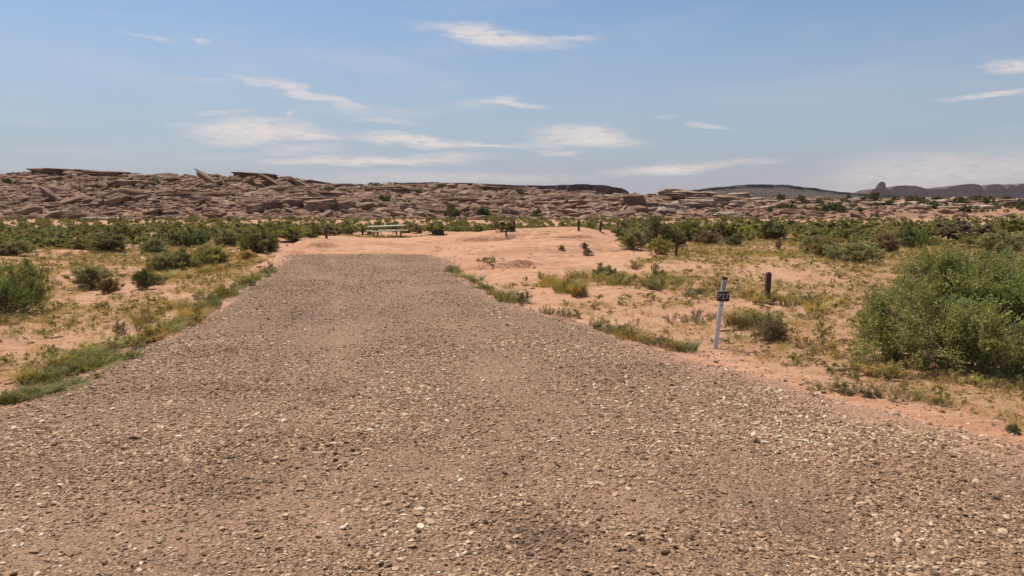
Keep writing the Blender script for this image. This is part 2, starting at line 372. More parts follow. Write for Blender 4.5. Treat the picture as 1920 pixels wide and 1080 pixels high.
def dustf(x, y): return np.clip(.7 * tracks(x, y) + spots(SPOT, x, y) + .5 * sst(.2, .55, fbm(x / 1.7, y / 2.4, 4, 147)), 0, 1)
# gravel road: sheet that dives under the sand along its ragged edge
def HR(x, y):
    d = sdf(ROAD, x, y) + .16 * fbm(x / .8, y / .8, 3, 81) + .25 * fbm(x / 3, y / 3, 2, 83)
    r = .012 * fbm(x / 1.1, y / 2.0, 4, 85) + .010 * fbm(x / .25, y / .25, 2, 87)
    ang = x * math.cos(.17) + y * math.sin(.17)
    rut = -.02 * (np.exp(-((ang + .9) / .35) ** 2) + np.exp(-((ang - 1.0) / .35) ** 2)) * 0.6
    return H(x, y) + np.clip(d * .22, -.10, .035) + r + rut * sst(0, 1, d)
rys = axis([(-6, 3, .5), (3, 16, .07), (16, 34, .14)]); rxh = axis([(-23, -13, .5), (-13, -7, .14), (-7, 7, .07), (7, 23, .5)])
X, Y, V, Fq = grid(rxh, rys, HR)
D = sdf(ROAD, X, Y).ravel(); keep = (D[Fq] > -.9).any(1)
Fq = Fq[keep]; used = np.unique(Fq); rm = np.zeros(len(V), int); rm[used] = np.arange(len(used))
me = mesh_np('gravel_road', V[used], rm[Fq], [GRAVEL], True)
 
def edgef(x, y, d=None):
    d = sdf(ROAD, x, y) if d is None else d
    return np.clip(d / np.where(x > 1.5, np.interp(y, [5, 9, 14], [1.5, 1.3, .6]), .4), 0, 1)
a = me.attributes.new('dust', 'FLOAT', 'POINT'); a.data.foreach_set('value', dustf(V[used][:, 0], V[used][:, 1]).astype(np.float32))
a = me.attributes.new('oil', 'FLOAT', 'POINT'); a.data.foreach_set('value', spots(OIL, V[used][:, 0], V[used][:, 1]).astype(np.float32))
a = me.attributes.new('edge', 'FLOAT', 'POINT'); a.data.foreach_set('value', edgef(V[used][:, 0], V[used][:, 1]).astype(np.float32))
tag(add('gravel_road', me), kind='structure')

# ------------------------------------------------------------------ merging helper
def rotz(a):
    c, s = np.cos(a), np.sin(a); z = np.zeros_like(a); o = np.ones_like(a)
    return np.stack([np.stack([c, -s, z], -1), np.stack([s, c, z], -1), np.stack([z, z, o], -1)], -2)
def roty(a):
    c, s = np.cos(a), np.sin(a); z = np.zeros_like(a); o = np.ones_like(a)
    return np.stack([np.stack([c, z, s], -1), np.stack([z, o, z], -1), np.stack([-s, z, c], -1)], -2)
def merge(variants, which, P, R, Sc, tints=None, jit=0.0):
    VV, FF, TT = [], [], []; off = 0
    for k, (v, f, t) in enumerate(variants):
        idx = np.nonzero(which == k)[0]
        if len(idx) == 0: continue
        q = v[None] * Sc[idx][:, None, :]
        q = np.einsum('nij,nvj->nvi', R[idx], q) + P[idx][:, None, :]
        VV.append(q.reshape(-1, 3)); n = len(idx)
        FF.append((f[None] + (np.arange(n) * len(v))[:, None, None] + off).reshape(-1, f.shape[1]))
        tt = (t[None] if tints is None else np.clip(t[None] * jit + tints[idx][:, None], 0, 1)) + np.zeros((n, 1))
        TT.append(tt.ravel()); off += n * len(v)
    return np.concatenate(VV), np.concatenate(FF), np.concatenate(TT)

# ------------------------------------------------------------------ pebbles
def ico(sub):
    import bmesh
    bm = bmesh.new(); bmesh.ops.create_icosphere(bm, subdivisions=sub, radius=1)
    v = np.array([q.co[:] for q in bm.verts]); f = np.array([[x.index for x in q.verts] for q in bm.faces]); bm.free()
    return v, f
def pebvars(sub, n):
    v0, f = ico(sub); out = []
    for k in range(n):
        v = v0.copy()
        for _ in range(6):                        # a few random flats give chipped, angular stones
            d = rng.normal(size=3); d /= np.linalg.norm(d); c = rng.uniform(.55, .85)
            s = v @ d; v -= np.outer(np.clip(s - c, 0, 9), d)
        v += rng.normal(size=v.shape) * .04
        out.append((v, f, np.zeros(len(v))))
    return out
def pebbles(n, y0, y1, size, sub, sd=.45, power=1.0, edge=.0, half=None):
    x = rng.uniform(-14, 14, n * 3); y = y0 + (y1 - y0) * rng.random(n * 3) ** power
    ok = (np.abs(x) < .72 * y + 1.2) & (sdf(ROAD, x, y) + .35 * fbm(x / .6, y / .6, 3, 91) + rng.normal(size=n * 3) * .12 > edge)
    dn = .6 + 1.1 * fbm(x / 1.4, y / 1.8, 4, 93)
    du = dustf(x, y); ok &= rng.random(n * 3) < dn * (1 - .5 * du) * np.clip(.15 + edgef(x, y) + fbm(x / .7, y / .7, 3, 97), 0, 1)
    x = x[ok][:n]; y = y[ok][:n]; n = len(x)
    s = size * np.exp(rng.normal(size=n) * sd); s = np.clip(s, .004, .036)
    z = HR(x, y) + s * .18
    Sc = np.stack([s * rng.uniform(.9, 1.5, n), s * rng.uniform(.6, 1, n), s * rng.uniform(.25, .6, n)], 1)
    R = rotz(rng.uniform(0, 6.3, n)) @ roty(rng.normal(size=n) * .3)
    dark = fbm(x / 1.0, y / 1.0, 3, 95)
    t = np.clip(rng.beta(1.7, 1.5, n) - .12 * sst(.05, .45, dark) - .32 * spots(OIL, x, y) + .05, 0, 1)
    pv = pebvars(sub, 8)
    return merge(pv, rng.integers(0, 8, n), np.stack([x, y, z], 1), R, Sc, t)
parts = [pebbles(100000, 3.2, 6.6, .0088, 1), pebbles(4000, 3.2, 8, .016, 2, .35), pebbles(130000, 5.8, 11, .0096, 1, .42), pebbles(64000, 9.8, 20, .0125, 1, .35), pebbles(30000, 17, 33, .017, 1, .3)]
def strays(n):
    x = rng.uniform(-13, 13, n * 6); y = rng.uniform(4.5, 31, n * 6); d = sdf(ROAD, x, y)
    ok = (d < .1) & (d > -2.2) & (np.abs(x) < .72 * y + 1) & (rng.random(n * 6) < np.exp(d / np.where(x > 1.5, .75, .28)))
    x = x[ok][:n]; y = y[ok][:n]; n = len(x); s = np.clip(.011 * np.exp(rng.normal(size=n) * .5), .004, .04)
    z = np.maximum(H(x, y), HR(x, y)) + s * .15
    return merge(pebvars(1, 8), rng.integers(0, 8, n), np.stack([x, y, z], 1), rotz(rng.uniform(0, 6.3, n)) @ roty(rng.normal(size=n) * .3), np.stack([s * 1.3, s, s * .5], 1), rng.beta(2, 1.7, n))
parts.append(strays(26000))
off = 0; VV = []; FF = []; TT = []
for v, f, t in parts: VV.append(v); FF.append(f + off); TT.append(t); off += len(v)
tag(add('gravel', mesh_np('gravel', np.concatenate(VV), np.concatenate(FF), [PEBBLE], False, np.concatenate(TT))),
    'loose tan, grey and brown gravel stones strewn over the road surface', 'gravel', kind='stuff')

# ------------------------------------------------------------------ rocks
def slabvar(n=8):
    a = np.sort((np.arange(n) + rng.uniform(-.3, .3, n)) / n * 2 * np.pi); r = rng.uniform(.7, 1.08, n)
    rings = []
    for (z, s) in ((-.9, .70), (-.15, 1.0), (.12, .98), (.55, .58)):
        rr = r * s * (1 + rng.normal(size=n) * .05)
        rings.append(np.stack([np.cos(a) * rr, np.sin(a) * rr, z + rng.normal(size=n) * .05], 1))
    v = np.concatenate(rings + [np.array([[0, 0, .60]])]); f = []
    for k in range(3):
        for i in range(n):
            j = (i + 1) % n; A, B, Cc, D = k * n + i, k * n + j, (k + 1) * n + j, (k + 1) * n + i
            f += [(A, B, Cc), (A, Cc, D)]
    for i in range(n): f.append((3 * n + i, 3 * n + (i + 1) % n, 4 * n))
    return v, np.array(f), np.zeros(len(v))
SV = [slabvar(rng.integers(5, 9)) for _ in range(18)]
def cov(x, y):                       # how rocky a place on the slope is
    u = x / y * F + 960
    c = np.interp(u, [-300, 500, 700, 1000, 1250, 1400, 1500, 1700, 2300], [1, 1, .9, .95, .6, .5, .22, .05, .05])
    return c * np.clip(.75 + .9 * fbm(x / 11, y / 9, 3, 101), 0, 1)
n = 95000
x = rng.uniform(-150, 150, n); y = 109 + 66 * rng.random(n)
ok = (rng.random(n) < cov(x, y)) & (np.abs(x) < .78 * y + 10)
x = x[ok]; y = y[ok]; n = len(x)
s = np.clip(.25 * np.exp(rng.normal(size=n) * .66), .12, 1.9)
b_ = 112 + 7 * fbm(x / 28, y * 0 + 3.3, 3, 41) + 6 * sst(55, 80, x) - 3 * sst(-40, -90, x)
ok = (y > b_ - 1.5) | ((s < .5) & (y > b_ - 4)); x = x[ok]; y = y[ok]; s = s[ok]; n = len(x)
order = np.argsort(-s); big = order[:215]; rest = order[215:]
z = H(x, y); thick = rng.uniform(.3, .8, n)
Sc = np.stack([s * rng.uniform(1.0, 1.7, n), s * rng.uniform(.7, 1.1, n), s * thick], 1)
az_ = rng.normal(size=n) * .5 + np.where(rng.random(n) < .5, 0, math.pi); tl = rng.normal(size=n) * .19 - .04
R = rotz(az_) @ roty(tl)
P = np.stack([x, y, z + s * thick * .25], 1); wh = rng.integers(0, len(SV), n)
v, f, t = merge(SV, wh[rest], P[rest], R[rest], Sc[rest], rng.random(len(rest)) * .8)
tag(add('rock_rubble', mesh_np('rock_rubble', v, f, [ROCK], False, t)), 'jumbled small brown sandstone rubble covering the ridge slope', 'rubble', kind='stuff')

ORD_ = ['leftmost', 'second from left', 'third from left', 'fourth from left', 'fifth from left', 'sixth from left', 'seventh from left', 'eighth from left', 'ninth from left', 'tenth from left', 'eleventh from left', 'twelfth from left', 'thirteenth from left', 'fourteenth from left', 'fifteenth from left', 'sixteenth from left', 'seventeenth from left', 'eighteenth from left', 'nineteenth from left', 'twentieth from left']
ORD = [q.replace(' from left', ' left') if q != 'leftmost' else q for q in ORD_]
PEND = []          # (obj, phrase, px): labels settled once everything is placed
def pend(o, phrase, px): PEND.append((o, phrase, px))
def settle():
    d = {}
    for o, ph, px in PEND: d.setdefault(ph, []).append((px, o))
    for ph, L in d.items():
        L.sort(key=lambda q: q[0])
        for k, (px, o) in enumerate(L):
            if len(L) == 1: o['label'] = ph
            elif k == len(L) - 1: o['label'] = 'rightmost ' + ph
            elif k <= len(L) / 2: o['label'] = ORD_[k] + ' ' + ph
            else: o['label'] = ORD_[len(L) - 1 - k].replace('left', 'right') + ' ' + ph
def zone(px):
    for lim, nm in ((110, 'at far left'), (230, 'under the left caprock'), (360, 'left of the leaning slab'), (450, 'around the leaning slab'), (560, 'left of the skyline dip'),
                    (640, 'above the left brown posts'), (760, 'above the picnic table'), (880, 'above the fire ring'), (1000, 'right of the fire ring'), (1110, 'above the middle brown posts'), (1220, 'left of the rounded outcrop'),
                    (1400, 'around the rounded outcrop'), (1560, 'right of the rounded outcrop'), (1700, 'below the lone butte'), (9999, 'at far right')):
        if px < lim: return nm
svm = [mesh_np('boulder', v_, f_, [ROCK], False, t_ + .45) for v_, f_, t_ in SV]
for k in big:
    o = add('boulder', svm[wh[k]], None, P[k])
    o.matrix_world = Matrix.Translation(P[k]) @ Matrix(R[k].tolist()).to_4x4() @ Matrix.Diagonal(tuple(Sc[k]) + (1,))
    tag(o, None, 'rock', 'fallen sandstone slabs on the ridge slope')
    px, py = proj(*P[k]); tt = (y[k] - 112) / 53
    hgt = 'low' if tt < .33 else 'halfway up' if tt < .7 else 'near the ridge top'
    sh = 'thin flat brown slab' if thick[k] < .4 else 'tilted brown slab' if abs(tl[k]) > .28 else 'blocky brown boulder'
    pend(o, f'{sh} {hgt} {zone(px)}', px)

def hero_mesh(seed, e=.55, amp=.12, strata=.07, m=ROCK, nu=44, nv=22, freq=1.3):
    u = np.linspace(0, 2 * np.pi, nu, endpoint=False); v = np.linspace(-np.pi / 2, np.pi / 2, nv)
    U, Vv = np.meshgrid(u, v)
    sp = lambda q, ee: np.sign(q) * np.abs(q) ** ee
    X = sp(np.cos(Vv), e * .8) * sp(np.cos(U), e); Y = sp(np.cos(Vv), e * .8) * sp(np.sin(U), e); Z = sp(np.sin(Vv), e)
    P_ = np.stack([X, Y, Z], -1).reshape(-1, 3)
    for i in range(len(P_)):
        q = Vector(P_[i]) * freq + Vector((seed * 3.1, seed * 1.7, 0))
        d = mnoise.fractal(q, 1.0, 2.1, 4) * amp * 1.6
        s_ = mnoise.noise(Vector((P_[i][0] * .4 + seed, P_[i][1] * .4, P_[i][2] * 5.5))) * strata * 2
        P_[i][:2] *= 1 + d + s_; P_[i][2] *= 1 + d * .6
    f = []
    for j in range(nv - 1):
        for i in range(nu): f.append((j * nu + i, j * nu + (i + 1) % nu, (j + 1) * nu + (i + 1) % nu, (j + 1) * nu + i))
    me = mesh_np('rock', P_, np.array(f), [m], True, np.full(len(P_), .5))
    me.set_sharp_from_angle(angle=math.radians(38)) if hasattr(me, 'set_sharp_from_angle') else None
    return me
# px0, px1, ytop, ybot, roll(deg), roundness, depth ratio, material, label, name, category
HR_ = [
 (58, 122, 317, 328, -2, .35, .8, 0, 'dark flat caprock jutting left on the skyline at far left', 'rock_ledge', 'ledge'),
 (110, 232, 321, 331, -3, .3, .5, 0, 'long thin caprock ledge carrying small shrubs on the left skyline', 'rock_ledge', 'ledge'),
 (368, 412, 326, 352, -38, .4, .5, 0, 'big slab leaning down to the right, pointed tip on the skyline', 'boulder', 'rock'),
 (372, 402, 344, 356, 8, .7, .7, 1, 'pale block in the shade under the leaning slab', 'boulder', 'rock'),
 (438, 510, 325, 333, -3, .3, .6, 0, 'flat overhanging roof slab on the skyline left of the dip', 'rock_ledge', 'ledge'),
 (448, 476, 333, 348, 25, .6, .6, 1, 'pale tilted slab leaning under the overhanging roof slab', 'boulder', 'rock'),
 (482, 522, 328, 350, -30, .6, .6, 0, 'dark sloping rock falling right below the roof slab', 'boulder', 'rock'),
 (537, 592, 337, 360, -28, .45, .5, 0, 'large dark wedge slab standing beside the skyline dip', 'boulder', 'rock'),
 (196, 282, 355, 368, -3, .45, .4, 0, 'long dark ledge with shaded overhang above the smooth slab', 'rock_ledge', 'ledge'),
 (195, 244, 366, 388, 16, .55, .6, 0, 'smooth pinkish slab rising right below the long dark ledge', 'boulder', 'rock'),
 (72, 118, 355, 380, -34, .4, .35, 0, 'narrow slab slanting down right at far left of slope', 'boulder', 'rock'),
 (50, 80, 383, 398, -28, .4, .4, 0, 'dark slanting slab low at far left', 'boulder', 'rock'),
 (265, 305, 390, 406, 15, .5, .6, 0, 'tilted tan block with black shadow beneath, low on the left slope', 'boulder', 'rock'),
 (302, 332, 394, 408, 0, .7, .7, 0, 'rounded brown boulder right of the tilted tan block', 'boulder', 'rock'),
 (378, 418, 396, 412, 4, .55, .6, 0, 'dark reddish boulder at the slope foot', 'boulder', 'rock'),
 (458, 492, 382, 400, 8, .6, .6, 0, 'dark purple boulder below the left end of the cliff band', 'boulder', 'rock'),
 (150, 232, 407, 413, -1, .3, .5, 1, 'long thin pale ledge lying at the slope foot on the left', 'rock_ledge', 'ledge'),
 (478, 524, 375, 392, 0, .45, .5, 0, 'left block of the overhanging cliff band', 'rock_ledge', 'ledge'),
 (527, 566, 374, 387, 0, .5, .5, 0, 'rounded middle block of the overhanging cliff band', 'rock_ledge', 'ledge'),
 (569, 630, 375, 396, 5, .45, .5, 0, 'broad pale-topped block of the overhanging cliff band', 'rock_ledge', 'ledge'),
 (624, 664, 378, 392, 8, .5, .5, 0, 'right end block of the overhanging cliff band', 'rock_ledge', 'ledge'),
 (532, 560, 388, 404, -26, .5, .5, 0, 'tan slab leaning down right beneath the cliff band', 'boulder', 'rock'),
 (595, 622, 397, 409, 28, .45, .5, 1, 'pale slab propped up to the right under the cliff band', 'boulder', 'rock'),
 (744, 828, 346, 351, 0, .3, .6, 0, 'long flat caprock high above the picnic table', 'rock_ledge', 'ledge'),
 (752, 778, 380, 398, 0, .45, .6, 0, 'square block with dark shaded face above the picnic table', 'boulder', 'rock'),
 (745, 790, 377, 382, 2, .3, .6, 1, 'thin pale slab capping the square dark-faced block', 'rock_ledge', 'ledge'),
 (776, 840, 379, 384, 2, .3, .6, 1, 'long pale flat ledge right of the square block', 'rock_ledge', 'ledge'),
 (770, 798, 396, 409, -3, .6, .8, 1, 'pale smooth boulder low on the slope left of the fire ring', 'boulder', 'rock'),
 (800, 830, 400, 410, -14, .5, .6, 0, 'dark slab sloping right beside the pale smooth boulder', 'boulder', 'rock'),
 (824, 842, 405, 411, 0, .5, .8, 1, 'small pale flat rock above the fire ring', 'boulder', 'rock'),
 (856, 874, 406, 412, 0, .5, .8, 1, 'small pale oval rock right of the fire ring', 'boulder', 'rock'),
 (1088, 1132, 365, 378, -2, .5, .5, 1, 'pale-topped ledge at left of the outcrop', 'rock_ledge', 'ledge'),
 (1130, 1176, 366, 376, -2, .45, .5, 1, 'second pale-topped ledge, adjoining the first', 'rock_ledge', 'ledge'),
 (1166, 1212, 365, 392, 6, .6, .6, 0, 'tall bulging rock mass with shaded hollow below', 'boulder', 'rock'),
 (1040, 1064, 375, 392, 35, .5, .5, 0, 'slab propped steeply up to the right, left of the ledges', 'boulder', 'rock'),
 (1118, 1142, 384, 397, 8, .7, .8, 1, 'pale rounded boulder below the pale-topped ledges', 'boulder', 'rock'),
 (1064, 1088, 400, 408, 6, .5, .8, 0, 'flat boulder at the slope foot below the ledges', 'boulder', 'rock'),
 (1158, 1175, 388, 402, 50, .5, .5, 1, 'pale leaning blade of rock by the bulging mass', 'boulder', 'rock'),
 (1236, 1300, 354, 374, 0, .8, .8, 1, 'big smooth rounded dome topping the outcrop', 'boulder', 'rock'),
 (1262, 1330, 358, 375, -3, .75, .8, 1, 'broad sloping rock beside the rounded dome', 'boulder', 'rock'),
 (1318, 1352, 360, 369, -6, .7, .8, 1, 'low tapering shoulder rock right of the dome', 'boulder', 'rock'),
 (1268, 1345, 374, 391, -2, .6, .6, 1, 'long thick ledge beneath the rounded dome', 'rock_ledge', 'ledge'),
 (1336, 1392, 367, 386, -4, .6, .6, 1, 'thick right-hand end of the outcrop ledge', 'rock_ledge', 'ledge'),
 (1368, 1408, 362, 371, 2, .4, .7, 1, 'flat perched slab at the right end of the outcrop', 'boulder', 'rock'),
 (1370, 1398, 376, 389, -2, .6, .8, 1, 'dark-bellied rounded block under the perched slab', 'boulder', 'rock'),
 (1238, 1281, 381, 403, -4, .5, .8, 1, 'large cracked square boulder in front of the outcrop', 'boulder', 'rock'),
 (1224, 1242, 393, 404, 22, .5, .7, 0, 'small slab leaning on the large square boulder', 'boulder', 'rock'),
 (1298, 1325, 397, 405, 4, .5, .8, 1, 'flat slab right of the large square boulder', 'boulder', 'rock'),
 (1324, 1348, 390, 399, -8, .55, .8, 1, 'rounded flat slab behind and above its neighbour, below the ledge', 'boulder', 'rock'),
 (1340, 1378, 398, 407, 5, .4, .7, 1, 'long thin slab low in front of the outcrop', 'boulder', 'rock'),
 (1384, 1404, 401, 407, -3, .5, .8, 1, 'small flat slab at the right foot of the outcrop', 'boulder', 'rock'),
 (1692, 1728, 379, 391, -2, .8, .8, 1, 'pale rounded slickrock dome on the right plain', 'boulder', 'rock'),
 (1724, 1756, 381, 391, 8, .7, .8, 1, 'pale tilted slickrock beside the rounded dome', 'boulder', 'rock'),
 (1710, 1762, 374, 378, 0, .6, .8, 1, 'thin pale ledge behind the slickrock domes', 'rock_ledge', 'ledge'),
 (1620, 1664, 378, 385, 0, .7, .8, 1, 'low pale slickrock hump below the lone butte', 'boulder', 'rock'),
 (1788, 1812, 381, 386, 0, .7, .8, 1, 'small pale slickrock hump left of the dark scrub', 'boulder', 'rock'),
 (1826, 1860, 384, 392, 0, .7, .8, 1, 'pale low rock between scrub near the right frame edge', 'boulder', 'rock'),
 (1868, 1925, 374, 382, 2, .6, .8, 1, 'long pale ledge cut by the right frame edge', 'rock_ledge', 'ledge'),
 (1560, 1580, 377, 382, 0, .7, .8, 1, 'small pale hump on the plain left of the butte', 'boulder', 'rock'),
 (1472, 1500, 374, 380, 0, .6, .8, 1, 'low pale hump on the plain under the dark hill', 'boulder', 'rock'),
]
for k, (x0, x1, yt, yb, roll, e, dr, mi_, lab, nm, cat) in enumerate(HR_):
    gx, gy, gz = at((x0 + x1) / 2, yb)
    pxm = gy / F
    # span measured across the tilted rock
    wd = (x1 - x0) * pxm / 2; ht = (yb - yt) * pxm / 2
    ar = abs(math.radians(roll))
    if ar > .2: a_ = wd / math.cos(ar) * .98; c_ = max(.18 * a_, ht - a_ * math.sin(ar) * .75)
    else: a_ = wd; c_ = ht * 1.15
    b_2 = max(a_ * dr, c_)
    o = add(nm, hero_mesh(k * 1.37 + 1, min(e * 1.15 + .04, .85), .20, .14, PALE if mi_ else ROCK), None, (gx, gy + b_2 * .75, CAMH + (HZ - (yt + yb) / 2) * (gy + b_2 * .6) / F - (0 if ar > .2 else c_ * .12)),
            (0, -math.radians(roll) if roll else 0, 0), (a_, b_2, c_))
    tag(o, lab, cat, 'sandstone ledges of the ridge' if nm == 'rock_ledge' else 'large rocks of the ridge')
LM = [hero_mesh(140 + k, .42, .16, .16, ROCK, 56, 18, 1.1) for k in range(5)]
for k in range(34):
    u = rng.uniform(-.64, .26); lv = (.36, .70, .95)[k % 3]; y_ = 112 + 53 * lv + rng.normal() * 1.6; x_ = u * y_; s_ = rng.uniform(2.2, 5.5)
    o = add('rock_ledge', LM[k % 5], None, (x_, y_, float(H(x_, y_)) + .15), (0, rng.normal() * .04, rng.normal() * .1), (s_, rng.uniform(1.3, 2.2), rng.uniform(.45, .95)))
    tag(o, None, 'ledge', 'bedded sandstone ledges of the slope'); px = proj(x_, y_, 3)[0]
    pend(o, f'{"long" if s_ > 3.8 else "short"} bedded ledge {("low", "midway up", "near the ridge top")[k % 3]} {zone(px)}', px)
# pale low rocks strewn over the plain on the right
for k in range(46):
    px = rng.uniform(1410, 1960); py = rng.uniform(374, 393); gx, gy, gz = at(px, py)
    s_ = rng.uniform(.35, 1.3) * gy / 165
    m_ = k % 6
    if k < 6: SVP = globals().setdefault('SVP', []); SVP.append(hero_mesh(90 + k, .7, .14, .06, PALE, 24, 12))
    o = add('boulder', SVP[m_], None, (gx, gy, gz + s_ * .12), (0, rng.normal() * .08, rng.uniform(-.4, .4)), (s_ * rng.uniform(1.1, 2.4), s_, s_ * rng.uniform(.3, .5)))
    tag(o, None, 'rock', 'pale rocks strewn over the right plain')
    pend(o, f'{"small" if s_ < .7 else "broad"} low pale rock on the open plain {zone(px)}', px)

# ------------------------------------------------------------------ distant mesas and hills
def ridge(name, prof, D, depth, cliff, m, n=260, fl=.02, talus=.5, sd=1, zb=-5):
    px = np.linspace(prof[0][0], prof[-1][0], n); py = np.interp(px, [p[0] for p in prof], [p[1] for p in prof])
    x = (px - 960) / F * D; zt = 2 + (HZ - py) / F * D
    zt = zt + fbm(x / (D * .02), x * 0 + sd, 4, 200 + sd) * D * .0011
    hgt = zt - zb; cf = np.clip(hgt * cliff, 0, hgt); rows = []
    fx = fbm(x / (D * .018), x * 0 + 1.5 * sd, 5, 210 + sd) * D * fl
    levels = 15
    for k in range(levels):
        t = k / (levels - 1)
        if t < .45: q = t / .45; yy = -talus * hgt * (1 - cliff) * (1 - q) * 2; zz = zb + (hgt - cf) * q
        elif t < .86: q = min(1, (t - .45) / .4); yy = 0.02 * D * .1 * q + 0 * x; zz = zb + hgt - cf * (1 - q)
        elif t < .93: yy = depth * .4 + 0 * x; zz = zt - .12 * hgt
        else: yy = depth + 0 * x; zz = zb + (hgt * (.6 if k < levels - 1 else 0))
        j = fbm(x / (D * .008), np.full(n, k * .35), 4, 220 + sd) * D * fl * .45
        rows.append(np.stack([x, D + yy + (fx + j) * (1 if t < .9 else .2), zz + (j * .25 if .05 < t < .8 else 0)], 1))
    V = np.concatenate(rows); i = (np.arange(levels - 1)[:, None] * n + np.arange(n - 1)[None]).ravel()
    return tag(add(name, mesh_np(name, V, np.stack([i, i + 1, i + n + 1, i + n], 1), [m], False)), kind='structure')
ridge('mesa', [(440, 352), (505, 343), (522, 335), (560, 336), (600, 341), (625, 345), (700, 347), (745, 343), (800, 342), (880, 344), (960, 347), (1040, 348), (1080, 346), (1130, 347), (1150, 350), (1166, 352), (1176, 359), (1181, 368), (1184, 380)], 560, 300, .55, MESA, 420, .012, .5, 1)
ridge('hill', [(1180, 380), (1230, 366), (1290, 358), (1340, 351), (1400, 347), (1440, 346), (1475, 347), (1520, 353), (1570, 360), (1640, 366), (1720, 369), (1850, 371), (2100, 374)], 900, 420, .12, HILLM, 300, .008, 1.6, 2)
ridge('butte', [(1628, 372), (1630, 358), (1636, 354), (1642, 352.5), (1643, 344), (1646, 341.5), (1653, 342), (1656, 345), (1656.5, 352), (1664, 356), (1671, 360), (1674, 372)], 2600, 60, .9, FARM, 120, .0006, .1, 3, -5)
ridge('mesa', [(1664, 368), (1667, 353), (1676, 349), (1690, 347), (1712, 348), (1738, 355), (1765, 354), (1785, 349), (1812, 345), (1832, 347), (1839, 352), (1842, 357), (1845, 349), (1852, 346), (1872, 347), (1880, 354), (1885, 355), (1887, 345), (1897, 348), (1902, 349), (1910, 344), (1924, 345), (1930, 350), (1980, 352), (2060, 350), (2300, 356)], 2700, 700, .75, FARM, 300, .003, .4, 4)
ridge('hill', [(-900, 345), (-500, 350), (-200, 352), (100, 350), (400, 352), (560, 356)], 1200, 500, .3, HILLM, 200, .008, 1.2, 5)

# ------------------------------------------------------------------ plants
def leaves(P_, G, L, Wd, tint):
    n = len(P_); r = rng.normal(size=(n, 3)); sd_ = np.cross(G, r); sd_ /= np.linalg.norm(sd_, axis=1)[:, None] + 1e-9
    a = P_; c = P_ + G * L[:, None]; m = P_ + G * (L * .5)[:, None]
    V = np.stack([a, m + sd_ * Wd[:, None], c, m - sd_ * Wd[:, None]], 1).reshape(-1, 3)
    return V, np.arange(n * 4).reshape(-1, 4), np.repeat(tint, 4)
def norm(a): return a / (np.linalg.norm(a, axis=1)[:, None] + 1e-9)
def stemsgeo(A, B, r0, r1, seg=4, bend=.12):
    n = len(A); ts = np.linspace(0, 1, seg + 1); off = rng.normal(size=(n, 3)) * bend * np.linalg.norm(B - A, axis=1)[:, None]
    V = []
    d = norm(B - A); u = norm(np.cross(d, np.array([.3, .8, .2]))); v = np.cross(d, u)
    for t in ts:
        c = A + (B - A) * t + off * np.sin(np.pi * t) ; r = r0 + (r1 - r0) * t
        for k in range(3):
            an = k * 2.094; V.append(c + (u * math.cos(an) + v * math.sin(an)) * r)
    V = np.stack(V, 1); F_ = []
    for s_ in range(seg):
        for k in range(3): F_.append((s_ * 3 + k, s_ * 3 + (k + 1) % 3, s_ * 3 + 3 + (k + 1) % 3, s_ * 3 + 3 + k))
    F_ = np.array(F_)[None] + (np.arange(n) * V.shape[1])[:, None, None]
    return V.reshape(-1, 3), F_.reshape(-1, 4)
